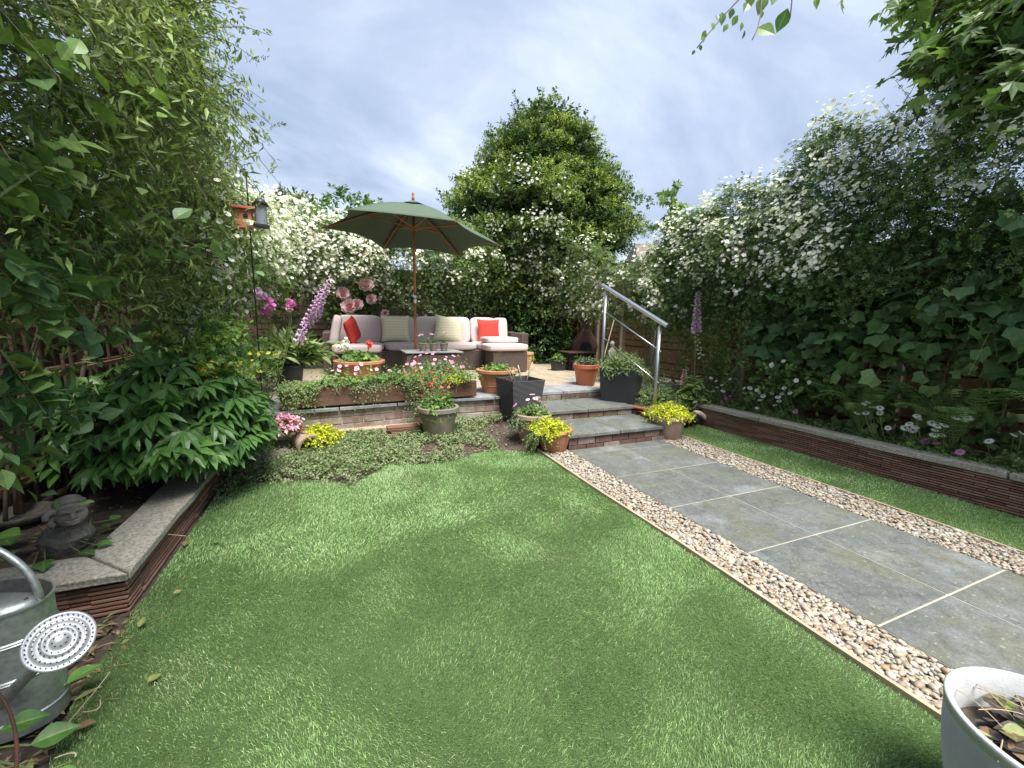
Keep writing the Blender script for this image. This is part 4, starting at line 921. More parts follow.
for nme, mt, k, sz, ua, ub in (('flower', 'petal_pink', 12, .045, -.6, .1), ('flower', 'petal_pink', 14, .045, .1, .8), ('flower', 'petal_red', 6, .035, .3, .8)):
    P = np.array([f(a, R.uniform(-.1, .1), .32+R.random()*.12) for a in R.uniform(ua, ub, k)]); heads(t, P, nrm(R.normal(size=(k, 3))*.4+[0, -.6, .8]), sz, T_FL5, [mt, 'flower_gold'])
# rear bowl on patio behind the troughs with pink flowers (in front of the table)
t, b, r, h = roundplant('flower_bowl', 'low brown bowl crowded with pink flowers between the wooden trough and the coffee table', 'potted plant', 432, 386, ZP, 62, 372, 'terracotta_plastic', gp)
c = b+[0, 0, h]; dome(t, c, r*1.15, .32, 300, 8, .035, T_OVS, 'leaf_silver', .7, .3); dome(t, c, r*1.1, .3, 120, 8, .035, T_OVS, 'leaf_rose', .7, .3, name='inner_foliage')
P, D_ = domepts(c, r*1.1, .34, 30, .15); heads(t, P, D_, .05, T_DAISY, ['petal_pink', 'flower_eye'])
# ---- left side containers on the patio
b = at(255, 377, ZP)+[0, .1, 0]; t = thing('terracotta_trough', 'square-edged orange terracotta trough left of the foxglove pot', 'trough', b)
mb = MB(); box(mb, b+[0, 0, .1], (.52, .26, .2), taper=.93); box(mb, b+[0, 0, .19], (.55, .29, .03)); mb.build('trough', 'terracotta_pale', t, bevel=.008)
dome(t, b+[0, 0, .2], .3, .3, 60, 7, .06, T_OVS, 'leaf_rose', .8, .3, ry=.18)
b = at(290, 393, ZP)+[0, .15, 0]; t = thing('foxglove_pot', 'tall dark pot of leafy foxgloves with two leaning purple spikes', 'potted plant', b)
roundpot(t, b, .17, .34, 'black_plastic', rb=.75)
c = b+[0, 0, .33]; mb = MB(); k = 170; O = c+R.normal(size=(k, 3))*[.07, .06, .02]; shoots(mb, O, nrm(R.normal(size=(k, 3))*[.6, .5, .2]+[0, 0, .95]), .25+.42*R.random(k), 3, .20, T_LN, .35, None, t0=.3, out=1.6); mb.build('foliage', 'leaf_pale', t)
for (px, py, tx, ty, Y_, n) in ((305, 340, 322, 288, 4.95, 54), (312, 345, 331, 277, 5.0, 60), (300, 345, 306, 318, 4.9, 30)):
    foxglove(t, c+[R.uniform(-.04, .04), 0, -.05], atY(tx, ty, Y_), n, .050, frm=.6)
# ================================================================== PLANTING
def bank(t, n, path, bot, top, thick, face, mlv, size, tmpl, mat, L=.3, droop=.35, name='foliage', stems=False, dens=1.3, lump=.25, upb=.6, ch=0, rvar=.4, side=None, out=.6, deep=2.2, rshift=0., jit=.5):
    """climber covering a fence: path [(s,x,y)], bot/top/thick functions of s (thick also of height 0..1)"""
    S_ = np.array([p[0] for p in path]); X_ = [p[1] for p in path]; Y_ = [p[2] for p in path]
    s = R.uniform(S_[0], S_[-1], n*2); u = R.random(n*2); zb = bot(s); zt_ = top(s)+.18*nz(np.stack([s, s*0, s*0], 1), 5, 2); z = zb+(zt_-zb)*u
    fx, fy = face; P0 = np.stack([np.interp(s, S_, X_), np.interp(s, S_, Y_), z], 1)
    surf = thick(s, u)*(1+lump*nz(P0, 3.0, ch)+.12*nz(P0, 9, ch+1)); d = surf*(1-.55*R.random(n*2)**deep)
    P0 = P0+np.stack([fx*d, fy*d, 0*d], 1)
    keep = (nz(P0, 5.5, (ch+2) % 6) > -dens); P0 = P0[keep][:n]; k = len(P0); uu = u[keep][:n]
    D_ = nrm(np.array([fx, fy, .15])*.9+rdir(k)*.75+np.array([0, 0, 1])*(.9*(uu > .86))[:, None])
    if side is not None: D_ = nrm(D_+np.array(side))
    mb = MB(); st_ = MB() if stems else None
    rr = np.clip(.45+.22*nz(P0, 2.5, (ch+3) % 6)+.2*R.normal(size=k)+rshift, 0, 1)
    shoots(mb, P0, D_, L*(.5+R.random(k)), mlv, size, tmpl, droop, st_, upb=upb, rnd=rr, rvar=rvar, out=out, jit=jit)
    f = mb.build(name, mat, t)
    if stems: st_.build('twigs', 'stem_brown', t)
    return P0, D_, f
def blossoms(t, P, D_, k, per, size, mats, spread=.05, name='blossom', off=.06, tmpl=T_FL5):
    i = R.choice(len(P), k); Q = np.repeat(P[i]+D_[i]*off, per, 0)+R.normal(size=(k*per, 3))*spread
    n_ = nrm(np.repeat(D_[i], per, 0)+R.normal(size=(k*per, 3))*.5+[0, 0, .5])
    mb = MB(); mb.place(tmpl, Q, n_, rdir(len(Q)), size*(.6+.6*R.random(len(Q)))); o = mb.build(name, mats, t); o['kind'] = 'stuff'; return o
def stemset(t, pts, name='stem', mat='bark', r=.012, sides=6):
    mb = MB(); 
    for a, b_, c_ in pts: tube(mb, bez(a, b_, c_, 9), np.linspace(r, r*.45, 9), sides)
    return mb.build(name, mat, t, True)
cf = lambda v: (lambda s: np.full(np.shape(s), float(v)))
# --- big jasmine mass overhanging the left fence
t = thing('jasmine_climber', 'tall dense jasmine mass arching over the left fence towards the sky', 'climber', (-1.7, 3.2, .14))
top = lambda s: np.interp(s, [-.5, 1.5, 2.6, 3.6, 4.3, 4.8, 5.2], [2.7, 2.85, 3.05, 3.15, 3.1, 2.8, 2.3])
bot = lambda s: np.interp(s, [-.5, 2, 3, 4.5, 6.6], [1.45, 1.5, 1.42, 1.45, 1.5])
th = lambda s, u: np.interp(u, [0, .35, .75, 1], [.35, .62, .98, .85])*np.interp(s, [-.5, 1., 3, 4.3, 5.2], [.75, .82, .92, .85, .5])
path = [(-.5, -1.80, -.5), (5.2, -1.80, 5.2)]
P, D_, f = bank(t, 4300, path, bot, top, th, (1, 0), 7, .062, T_PIN5, 'leaf_jasmine', .34, .45, stems=True, ch=0, deep=1.6)
P2, D2, f = bank(t, 3600, path, bot, top, th, (1, 0), 7, .062, T_LNS, 'leaf_jasmine', .42, .6, name='young_foliage', ch=0, deep=3, rshift=.25, side=(.2, -.1, -.35))
stemset(t, [((-1.72, y, .14), (-1.75, y+.1, 1.2), (-1.2+R.uniform(-.3, .2), y+R.uniform(.1, .7), 2.6)) for y in (1.8, 2.4, 3.1, 3.7)]+[((-1.72, y, 1.7), (-1.35, y+.3, 2.5), (-1.0, y+.5, 2.4)) for y in np.linspace(1.6, 4, 7)], r=.017)
mb = MB(); st_ = MB()   # arching sprays against the sky
O = []; E_ = []
for (px, py, X_) in ((255, 100, -.78), (285, 125, -.80), (270, 60, -.80), (262, 140, -.80), (255, 165, -.8), (235, 60, -.85), (245, 30, -.85), (215, 10, -.9), (250, 85, -.82), (262, 120, -.8), (250, 175, -.85), (200, 5, -.9), (240, 110, -.9)):
    e_ = atX(px, py, X_); O.append(e_-[.25, .5, .35]); E_.append(e_)
O = np.array(O); E_ = np.array(E_); v = E_-O
shoots(mb, O, v+[0, 0, .18], np.linalg.norm(v, axis=1)*1.05, 16, .06, T_LNS, .18, st_, t0=.15, smr=.003, rnd=np.full(len(O), .35)); mb.build('sky_sprays', 'leaf_dark_climber', t); st_.build('spray_stems', 'stem_brown', t)
# --- honeysuckle with big oval leaves, near left
t = thing('honeysuckle', 'climber with big rounded blue-green leaves on long shoots at the left edge', 'climber', (-1.7, 2.6, .14))
mb = MB(); st_ = MB(); spec = []
for (a, b_, Xa, Xb) in (((-60, 330), (130, 262), -1.25, -1.05), ((-40, 250), (90, 255), -1.2, -1.05), ((-30, 400), (75, 385), -1.2, -1.0), ((-30, 300), (150, 335), -1.3, -1.1), ((-20, 440), (90, 400), -1.2, -1.1), ((40, 330), (125, 250), -1.2, -1.0),
        ((-20, 210), (60, 150), -1.05, -.95), ((20, 60), (90, 110), -1.1, -.95), ((-20, 480), (60, 430), -1.3, -1.2), ((60, 360), (185, 300), -1.4, -1.25), ((-20, 170), (110, 200), -1.1, -1.0), ((0, 350), (45, 410), -1.15, -1.05), ((0, 270), (60, 330), -1.1, -1.0), ((100, 300), (150, 250), -1.3, -1.2), ((-20, 240), (60, 290), -1.05, -1.0), ((20, 290), (110, 275), -1.1, -1.0)):
    spec.append((atX(*a, Xa), atX(*b_, Xb)))
O = np.array([a for a, b in spec]); v = np.array([b-a for a, b in spec]); ln = np.linalg.norm(v, axis=1)
for rep in range(2):
    shoots(mb, O, v, ln, 10, .088, T_OV, .06, st_ if rep == 0 else None, t0=.1, upb=.8, out=.35, smr=.004, jit=.4)
mb.build('foliage', 'leaf_honeysuckle', t); st_.build('shoots', 'stem_green', t)
bank(t, 30, [(.8, -1.8, .8), (3.0, -1.8, 3.0)], cf(1.6), cf(2.1), lambda s, u: .75+0*s, (1, 0), 6, .085, T_OV, 'leaf_honeysuckle', .35, .3, name='inner_foliage', ch=1)
bank(t, 12, [(2.0, -1.8, 2.0), (3.2, -1.8, 3.2)], cf(.6), cf(1.3), lambda s, u: .45+0*s, (1, 0), 6, .09, T_OV, 'leaf_honeysuckle', .35, .3, name='lower_foliage', ch=1)
stemset(t, [((-1.72, y, .14), (-1.7, y+.1, .9), (-1.35, y+.2, 1.7)) for y in (1.9, 2.3, 2.7, 3.0)], r=.010)
# --- rose with yellowing leaves in left bed
t = thing('rose_bush', 'leafy rose bush with scattered yellow leaves in the left bed', 'shrub', (-1.45, 4.3, .14))
c = np.array([-1.08, 4.3, 1.0]); dome(t, c, .52, .55, 330, 7, .075, T_PIN5, 'leaf_rose_yellowing', .6, .3, low=-.75, ry=.8)
dome(t, c+[.1, 0, .05], .5, .5, 120, 4, .06, T_OVS, 'leaf_rose_yellowing', .4, .3, name='outer_foliage', low=-.5, ry=.8)
stemset(t, [((-1.45+R.uniform(-.1, .1), 4.2+R.uniform(-.35, .35), .14), (-1.45, 4.2, .6), (-1.3+R.uniform(-.3, .3), 4.2+R.uniform(-.6, .6), 1.1)) for _ in range(12)], r=.009)
for (px, py) in ((241, 276),): rosehead(t, atX(px, py, -.92), .07)
# pink stocks by the foxglove pot
t = thing('stock_plant', 'small plant with purple and pink double flowers left of the foxglove spikes', 'plant', (-.72, 4.9, ZP))
for i, (px, py, r_, mt) in enumerate(((262, 297, .05, 'petal_purple'), (269, 304, .055, 'petal_magenta'), (265, 313, .045, 'petal_magenta'), (258, 291, .035, 'petal_purple'), (291, 304, .045, 'petal_magenta'), (289, 309, .035, 'petal_pink'))):
    q = atY(px, py, 4.75+.02*i); mb = MB(); n = 22; d = rdir(n); mb.place(T_PETAL, q+d*r_*.3, nrm(d+[0, 0, .2]), rdir(n), r_*.9); mb.build('flower_cluster', mt, t)
    mb = MB(); tube(mb, bez((-.72, 4.9, ZP), (q[0], 4.9, 1.0), q, 7), .004, 5); mb.build('stem', 'stem_green', t)
dome(t, (-.72, 4.9, .8), .22, .35, 60, 6, .06, T_LN, 'leaf_rose', .7, .3, low=-.6)
# --- peony
t = thing('peony', 'large bushy peony with glossy lance-shaped leaves spilling over the left coping', 'shrub', (-1.25, 3.15, .14))
c = np.array([-1.18, 3.78, .48])
def peony(c, rx, ry, rz_, k, name):
    d = rdir(k*3); d = d[d[:, 2] > -.25][:k]; k = len(d); rr = (.6+.45*R.random(k))[:, None]; tip = c+d*np.array([rx, ry, rz_])*rr
    mb = MB(); st_ = MB(); n_ = nrm(np.array([0, 0, 1.])+.5*d+R.normal(size=(k, 3))*.2); dd = nrm(d*[1, 1, .15]+R.normal(size=(k, 3))*.35-[0, 0, .25])
    mb.place(T_PEON, tip, dd, n_, .125+.06*R.random(k), rnd=np.clip(.5+.25*R.normal(size=k), 0, 1)); f = mb.build(name, 'leaf_peony', t)
    o = c+d*np.array([.15, .2, 0])-[0, 0, .15]; n = 5; tt = np.linspace(0, 1, n)[None, :, None]; Pp = o[:, None]*(1-tt)+tip[:, None]*tt+np.array([0, 0, .12])*(tt*(1-tt)*2); tubes(st_, Pp, np.linspace(.005, .002, n)); st_.build('stems', 'stem_green', t)
peony(c, .60, .80, .52, 400, 'foliage'); peony(c+[.12, -.1, -.05], .45, .62, .42, 150, 'inner_foliage'); peony(c+[.20, .0, -.08], .38, .66, .25, 110, 'lower_foliage')
# --- white rambler at the back-left and behind the sofa
t = thing('white_rambler', 'huge rambling rose smothered in tiny white flowers behind and left of the sofa', 'climber', (.5, 8.6, .3))
path = [(0, -1.65, 4.5), (2.3, -1.6, 6.8), (3.6, -1.3, 8.5), (5.0, -.1, 9.2), (8.6, 3.6, 9.4)]
top = lambda s: np.interp(s, [0, 1., 2.3, 3.6, 4.2, 5.2, 6.4, 8.6], [2.2, 2.3, 2.5, 2.95, 3.05, 3.15, 3.1, 3.1]); bot = lambda s: np.interp(s, [0, 1.6, 3, 4, 8.6], [1.25, 1.4, 1.6, 1.7, 1.8])
P, D_, f = bank(t, 2600, path[:3], bot, top, lambda s, u: np.interp(u, [0, .5, 1], [.35, .75, .6])+0*s, (.85, -.5), 7, .075, T_PIN5, 'leaf_rose', .32, .5, ch=2)
blossoms(t, P, D_, 400, 16, .05, ['petal_cream', 'flower_gold'], .065, off=.28)
P, D_, f = bank(t, 4400, path[2:], bot, top, lambda s, u: np.interp(u, [0, .5, 1], [.3, .7, .5])+0*s, (.15, -1), 7, .075, T_PIN5, 'leaf_rose', .34, .5, ch=3)
PP = P[(P[:, 0] < 1.0) | (R.random(len(P)) < .18)]; DD = nrm(np.tile([.1, -1, .3], (len(PP), 1))+R.normal(size=(len(PP), 3))*.3)
blossoms(t, PP, DD, 380, 16, .058, ['petal_cream', 'flower_gold'], .075, off=.32)
P, D_, f = bank(t, 1700, [(0, -1.2, 8.8), (4.8, 3.5, 9.4)], cf(.45), cf(1.9), lambda s, u: .25+.1*u, (.1, -1), 7, .07, T_PIN5, 'leaf_dark_climber', .3, .4, ch=4, name='lower_foliage')
blossoms(t, P, D_, 70, 5, .065, ['petal_cream', 'flower_gold'], .05, name='lower_blossom')
stemset(t, [((x, 9.35, .3), (x+.1, 9.35, 1.4), (x+R.uniform(-.4, .4), 9.1, 2.8)) for x in (-.8, .1, .9, 1.9, 2.8)]+[((-1.5, y, .14), (-1.6, y, 1.2), (-1.2, y, 2.6)) for y in (5.6, 6.4, 7.2)], r=.02)
# --- pink roses behind the left of the sofa
t = thing('pink_rose', 'rose bush with large double pink blooms behind the left end of the sofa', 'shrub', (.1, 8.75, ZP))
dome(t, (.27, 8.72, 1.5), .65, .6, 300, 7, .085, T_PIN5, 'leaf_dark_climber', .5, .3, low=-.8, ry=.3)
stemset(t, [((.1, 8.75, ZP), (.0+dx, 8.75, 1.0), (.2+dx*2, 8.65, 1.7)) for dx in (-.25, -.1, 0, .12, .25)], r=.011)
for px, py, r_ in ((343, 293, .11), (349, 306, .13), (357, 304, .10), (366, 284, .125), (371, 299, .09), (385, 313, .065), (354, 256, .07), (347, 264, .055), (361, 254, .05)):
    rosehead(t, atY(px, py, 8.42), r_*1.12, face=[-.1+R.uniform(-.3, .3), -1, .35+R.uniform(-.2, .2)])
# --- big tree
TX, TY = 4.92, 9.95
t = thing('conifer_tree', 'tall rounded dark green tree with pale new growth behind the right of the sofa', 'tree', (TX, TY, 0))
mb = MB(); tube(mb, [(TX, TY, -.02), (TX-.05, TY, 2), (TX+.05, TY, 4.4), (TX, TY, 6.1)], [.17, .14, .09, .03], 9); mb.build('trunk', 'bark', t, True)
cc = np.array([TX, TY, 3.75]); nb = 520
d = rdir(nb*3); d = d[(d[:, 1] < .5)][:nb]; nb = len(d)
bc_ = rdir(60); env = .76+.32*np.exp(-(1-(d@bc_.T).max(1))*22)+.10*R.random(nb); rad = np.array([2.22, 1.9, 2.62]); e_ = cc+d*rad*env[:, None]*np.where(d[:, 2:] > 0, 1-.40*d[:, 2:]*[1, 1, .25], 1.); e_[:, 2] = np.maximum(e_[:, 2], 1.0)
st_ = cc+(e_-cc)*.05; st_[:, 2] = np.clip(e_[:, 2]-1.0-1.0*R.random(nb), .8, 5); st_[:, 0] = TX; st_[:, 1] = TY
tt = np.linspace(0, 1, 6)[None, :, None]; BP = st_[:, None]*(1-tt)+e_[:, None]*tt-np.array([0, 0, .22])*(tt*(1-tt)*4)
lm = MB(); tubes(lm, BP[::6], np.linspace(.035, .006, 6)); lm.build('limbs', 'bark', t)
mb = MB(); mbn = MB()
for f0, f1, per in ((.25, .65, 11), (.62, .97, 14)):
    u = f0+(f1-f0)*R.random((nb, per)); q = BP[:, 0][:, None]*(1-u[..., None])+BP[:, -1][:, None]*u[..., None]; q = q.reshape(-1, 3)+R.normal(size=(nb*per, 3))*.15
    bd = np.repeat(nrm(e_-st_), per, 0); rb_ = np.repeat(R.random(nb), per)
    shoots(mb, q, nrm(bd+rdir(len(q))*.8+[0, 0, .2]), .24+.18*R.random(len(q)), 8, .10, T_RHW, .25, None, rnd=np.clip(rb_*.4, 0, 1), rvar=.25)
# cloud-like lumps of pale new growth on top of each bough
lu = e_[(R.random(nb) < .62)]; nl = len(lu); lr = .20+.26*R.random(nl); per = 46
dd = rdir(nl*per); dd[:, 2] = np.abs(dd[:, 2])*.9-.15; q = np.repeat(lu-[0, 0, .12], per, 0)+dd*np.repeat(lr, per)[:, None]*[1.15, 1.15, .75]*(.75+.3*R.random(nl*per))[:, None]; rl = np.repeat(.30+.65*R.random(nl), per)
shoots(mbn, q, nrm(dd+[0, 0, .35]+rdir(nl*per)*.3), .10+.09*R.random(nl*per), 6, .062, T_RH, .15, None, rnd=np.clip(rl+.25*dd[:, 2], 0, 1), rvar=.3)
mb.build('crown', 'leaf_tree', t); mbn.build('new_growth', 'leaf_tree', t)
O = np.array([TX, TY-.1, 5.95])+R.normal(size=(26, 3))*[1.0, .5, .2]; O[:, 2] -= .55*(O[:, 0]-TX)**2; mb = MB(); st2 = MB(); shoots(mb, O, nrm(np.stack([(O[:, 0]-TX)*.45+R.normal(size=26)*.2, R.normal(size=26)*.2, 1+0*O[:, 0]], 1)), .60, 24, .075, T_RH, .0, st2, rnd=R.random(26)*.5, smr=.006); 
k_ = 150; a_ = np.repeat(R.random(30)*PI, 5)+R.normal(size=150)*.05; sp_ = np.stack([np.cos(a_), -.3*R.random(k_), np.sin(a_)*.95+.05], 1); O2 = cc+sp_*rad*np.where(sp_[:, 2:] > 0, 1-.40*sp_[:, 2:]*[1, 1, .25], 1.)*.90
shoots(mb, O2, nrm(sp_*[1, .3, .6]+[0, 0, .45]+rdir(k_)*.2), .50, 16, .07, T_RH, .05, st2, rnd=R.random(k_)*.6, smr=.005)
mb.build('leading_shoots', 'leaf_tree', t)['kind'] = 'stuff'; st2.build('twigs', 'bark', t)
# --- white rose scrambling in the tree and behind the railing
t = thing('white_climber', 'white climbing rose scrambling round the big tree and over the far corner fence', 'climber', (4.8, 8.6, .3))
i = R.choice(len(e_), 260); m_ = (e_[i][:, 0] < 4.4) & (e_[i][:, 2] < 4.6) & (e_[i][:, 2] > 2.2); Q = e_[i][m_]; DQ = nrm(Q-cc); 
mb = MB(); shoots(mb, Q+DQ*.05, DQ+rdir(len(Q))*.4, .3, 6, .07, T_PIN5, .5); mb.build('tree_sprays', 'leaf_rose', t); blossoms(t, Q, DQ, 60, 7, .06, ['petal_cream', 'flower_gold'], .12, name='tree_blossom', off=.25)
path = [(0, 4.2, 9.0), (1.6, 5.1, 8.0), (3.6, 5.15, 5.6), (4.4, 5.15, 4.8)]
P, D_, f = bank(t, 2000, path, lambda s: np.interp(s, [0, 1.6, 3, 4.4], [1.6, 1.45, 1.35, 1.3]), lambda s: np.interp(s, [0, 1.0, 1.6, 2.6, 3.6, 4.4], [3.5, 3.1, 2.75, 2.35, 2.3, 2.5]), lambda s, u: .32+.25*u, (-.8, -.6), 7, .07, T_PIN5, 'leaf_rose', .34, .5, stems=True, ch=1)
blossoms(t, P, D_, 130, 12, .056, ['petal_cream', 'flower_gold'], .06, off=.30)
stemset(t, [((5.0, y, .3), (5.1, y, 1.0), (4.9, y-.3, 2.2)) for y in (5.2, 6.0, 6.8, 7.6)], r=.016)
# --- laurel column in front of the tree
t = thing('laurel_shrub', 'dense glossy dark evergreen shrub column right of the sofa', 'shrub', (4.3, 8.7, ZP))
P = []; 
k = 1500; a = R.random(k)*2*PI; z = .45+R.random(k)*2.35; rr = np.interp(z, [.4, 1., 2, 2.8], [.62, .78, .74, .5])*(.85+.12*nz(np.stack([a, z*2, a], 1), 2, 1))*(1-.35*R.random(k)**2)
rr = rr*1.1; P = np.stack([4.25+rr*np.cos(a), 8.75+rr*np.sin(a)*.7, z], 1); D_ = nrm(np.stack([np.cos(a), np.sin(a), .5+0*a], 1)+rdir(k)*.5)
mb = MB(); shoots(mb, P-D_*.1, D_, .24, 7, .072, T_OVS, .25, rnd=np.clip(.4+.3*R.normal(size=k), 0, 1), upb=.8); mb.build('foliage', 'leaf_laurel', t)
stemset(t, [((4.2+dx, 8.75, ZP), (4.15+dx, 8.75, 1.2), (4.25+dx*2, 8.75, 2.5)) for dx in (-.15, 0, .12, .2)], r=.02)
# --- right bank: white rose, dark vine, maple
t = thing('right_white_rose', 'long climbing rose with white flowers cresting the right fence', 'climber', (5.1, 3.2, .25))
path = [(0, 5.15, 5.3), (5.9, 5.15, -.6)]
top = lambda s: np.interp(s, [0, .6, 1.4, 2.2, 3.0, 3.8, 5.9], [2.55, 2.7, 2.8, 3.05, 3.3, 3.5, 3.6]); bot = lambda s: np.interp(s, [0, 1.5, 3, 5.9], [1.2, 1.45, 1.7, 1.8])
P, D_, f = bank(t, 6200, path, bot, top, lambda s, u: np.interp(u, [0, .5, 1], [.42, .66, .44]), (-1, -.1), 7, .07, T_PIN5, 'leaf_dark_climber', .34, .5, ch=4, deep=1.8)
P9, D9, f = bank(t, 1300, path, lambda s: bot(s)+.5, top, lambda s, u: np.interp(u, [0, .5, 1], [.5, .62, .40]), (-1, -.1), 7, .065, T_PIN5, 'leaf_rose', .36, .4, ch=4, deep=3, name='upper_foliage')
mk = ((P[:, 1] > 2.6) & (P[:, 2] > 1.7)) | ((P[:, 2] > 2.75) & (P[:, 1] > 1.5) & (nz(P, 2, 3) > .1)) | ((P[:, 2] > 2.0) & (P[:, 1] > 1.6) & (R.random(len(P)) < .15)); blossoms(t, P[mk], nrm(D_[mk]+[-.5, 0, .3]), 250, 15, .045, ['petal_cream', 'flower_gold'], .055, off=.30)
mb = MB(); st_ = MB(); O = []; E2 = []
for (px, py) in ((785, 185), (765, 205), (745, 215), (810, 165), (850, 150), (862, 125), (872, 112), (880, 100), (905, 95), (725, 222), (835, 160), (895, 80)):
    e2 = atX(px, py, 4.95); O.append(e2+[.15, -.25, -.45]); E2.append(e2)
O = np.array(O); v = np.array(E2)-O; shoots(mb, O, v, np.linalg.norm(v, axis=1), 12, .055, T_PIN5, .0, st_, smr=.003); mb.build('top_sprays', 'leaf_dark_climber', t); st_.build('spray_stems', 'stem_brown', t)
stemset(t, [((5.1, y, .25), (5.15, y, 1.2), (4.9, y-.3, 2.6)) for y in (1.6, 2.6, 3.4, 4.2)], r=.02)
t = thing('grape_vine', 'dark vine with broad lobed leaves hanging low on the right fence', 'climber', (5.1, 2.3, .25))
path = [(0, 5.15, 3.7), (3.9, 5.15, -.2)]
bank(t, 340, path, lambda s: np.interp(s, [0, 1, 3.9], [1.1, 1.05, 1.05]), lambda s: np.interp(s, [0, 1, 2, 3.9], [1.2, 1.6, 1.8, 1.9]), lambda s, u: .16+.25*u, (-1, -.1), 4, .125, T_VINE, 'leaf_vine', .4, .5, ch=5, upb=.5, jit=.35, stems=True, name='foliage')
bank(t, 700, path, cf(.3), cf(2.3), lambda s, u: .2+.05*u, (-1, 0), 5, .08, T_VINE, 'leaf_dark_climber', .25, .4, ch=2, name='inner_foliage')
bank(t, 420, [(0, 5.15, 5.0), (1.5, 5.15, 3.5)], cf(.35), cf(1.6), lambda s, u: .18+.05*u, (-1, 0), 6, .06, T_OVS, 'leaf_dark_climber', .3, .4, ch=2, name='ivy_foliage')
stemset(t, [((5.1, y, .25), (5.05, y, 1.2), (4.8, y-.3, 1.9)) for y in (1.2, 2.0, 2.8)], r=.014)
P, D_ = np.array([atX(1000, 231, 4.6), atX(994, 233, 4.6), atX(1006, 230, 4.6), atX(990, 231, 4.62)]), nrm(np.tile([-1., -.6, .3], (4, 1)))
# purple clematis
t = thing('clematis', 'sprig of purple clematis flowers high at the right edge', 'climber', (5.08, 2.0, .25)); heads(t, P, D_, .11, T_FL5, ['petal_purple', 'flower_gold']); stemset(t, [((5.08, 2.0, .25), (5.0, 1.9, 1.3), tuple(P[0]))], r=.006)
mb = MB(); q = P[0]; shoots(mb, np.tile(q, (14, 1))+R.normal(size=(14, 3))*.12, rdir(14)-[.3, 0, .3], .25, 5, .08, T_OVS, .4); mb.build('foliage', 'leaf_rose', t)
# maple leaning over the fence, upper right
t = thing('maple_tree', 'broad-leaved maple with hanging pointed leaves in the upper right corner', 'tree', (5.6, 1.2, 0))
mb = MB(); tube(mb, [(5.6, 1.2, -.05), (5.5, 1.3, 1.8), (5.35, 1.5, 3.3), (5.3, 1.6, 5.2)], [.13, .11, .07, .04], 8); mb.build('trunk', 'bark', t, True)
br = [((5.4, 1.45, 2.9), (5.0, 1.8, 3.8), tuple(atX(px, py, 4.45))) for px, py in ((918, 20), (945, 65), (960, 30), (1000, 20), (990, 100), (950, -30), (1010, 60), (1040, 0))]+[((5.45, 1.4, 2.6), (5.1, 1.5, 3.2), (4.6, 1.3, 3.6)), ((5.4, 1.45, 3.1), (5.2, 1.0, 3.9), (4.5, .6, 4.2)), ((5.4, 1.45, 3.1), (5.4, 2.2, 4.2), (5.0, 2.6, 4.9))]
stemset(t, br, 'limbs', r=.026)
O = []
for a, b_, c_ in br:
    q = bez(a, b_, c_, 12)[5:]; O.append(np.repeat(q, 5, 0)+R.normal(size=(len(q)*5, 3))*.13)
O = np.concatenate(O); mb = MB(); st_ = MB(); shoots(mb, O, nrm(rdir(len(O))+[-.5, .1, -.1]), .34, 5, .115, T_MAPL, .5, st_, upb=.6, jit=.35); mb.build('crown', 'leaf_maple', t); st_.build('twigs', 'stem_brown', t)
# sprig hanging across the top of the view, its stem comes from the maple
t = thing('overhanging_spray', 'leafy climber spray with heart-shaped leaves hanging in from above against the sky', 'climber spray', (4.6, 1.3, 3.6))
e1 = atY(697, 48, 2.0); m1 = atY(760, -20, 1.9); e3 = atY(790, 18, 1.8); m2 = atY(800, -30, 1.75); rt = np.array([4.6, 1.3, 3.6])
mb = MB(); tube(mb, bez(rt, (rt+m1)/2+[0, 0, .5], m1, 10), .006, 5); tube(mb, bez(m1, atY(730, 5, 1.95), e1, 8), [.004]*4+[.003]*4, 5); tube(mb, bez(m1, atY(765, 20, 1.8), atY(752, 40, 1.8), 6), .0025, 5); tube(mb, bez(m1, m2, e3, 6), .003, 5); mb.build('stem', 'stem_brown', t, True)
mb = MB(); down = np.array([0, 0, -1.])
for px, py, s_ in ((757, 28, .085), (788, 8, .085), (748, 3, .05), (738, 15, .04), (722, 12, .045), (706, 30, .032), (713, 22, .03), (700, 45, .02), (695, 50, .018), (728, 24, .03), (742, 22, .03), (765, -5, .07), (775, -12, .07), (752, -10, .06), (815, -4, .05), (745, 30, .03), (717, 15, .025), (703, 36, .022), (733, 8, .035), (762, 10, .03)):
    mb.place(T_OV, atY(px, py, 1.85)[None], nrm(down+R.normal(size=3)*.3), nrm(np.array([-.35, -1, .1])+R.normal(size=3)*.3), s_*1.35)
mb.build('leaves', 'leaf_honeysuckle', t)
# --- sapling by the back fence
t = thing('maple_sapling', 'thin upright sapling with sparse lobed leaves against the sky beyond the railing', 'sapling', (4.7, 5.4, .38))
b0 = np.array([4.75, 5.45, .38]); tp = atY(672, 195, 5.45); mb = MB(); tube(mb, [b0, b0*.5+tp*.5+[.04, 0, 0], tp], [.012, .009, .004], 6); mb.build('stem', 'bark', t)
u = np.linspace(.42, 1, 44)[:, None]; O = b0*(1-u)+tp*u; mb = MB(); st_ = MB(); D_ = nrm(rdir(44)*[1, 1, .3]+[0, 0, .5]); shoots(mb, O, D_, .32, 6, .11, T_MAPL, .3, st_); mb.build('foliage', 'leaf_rose', t); st_.build('twigs', 'stem_green', t)
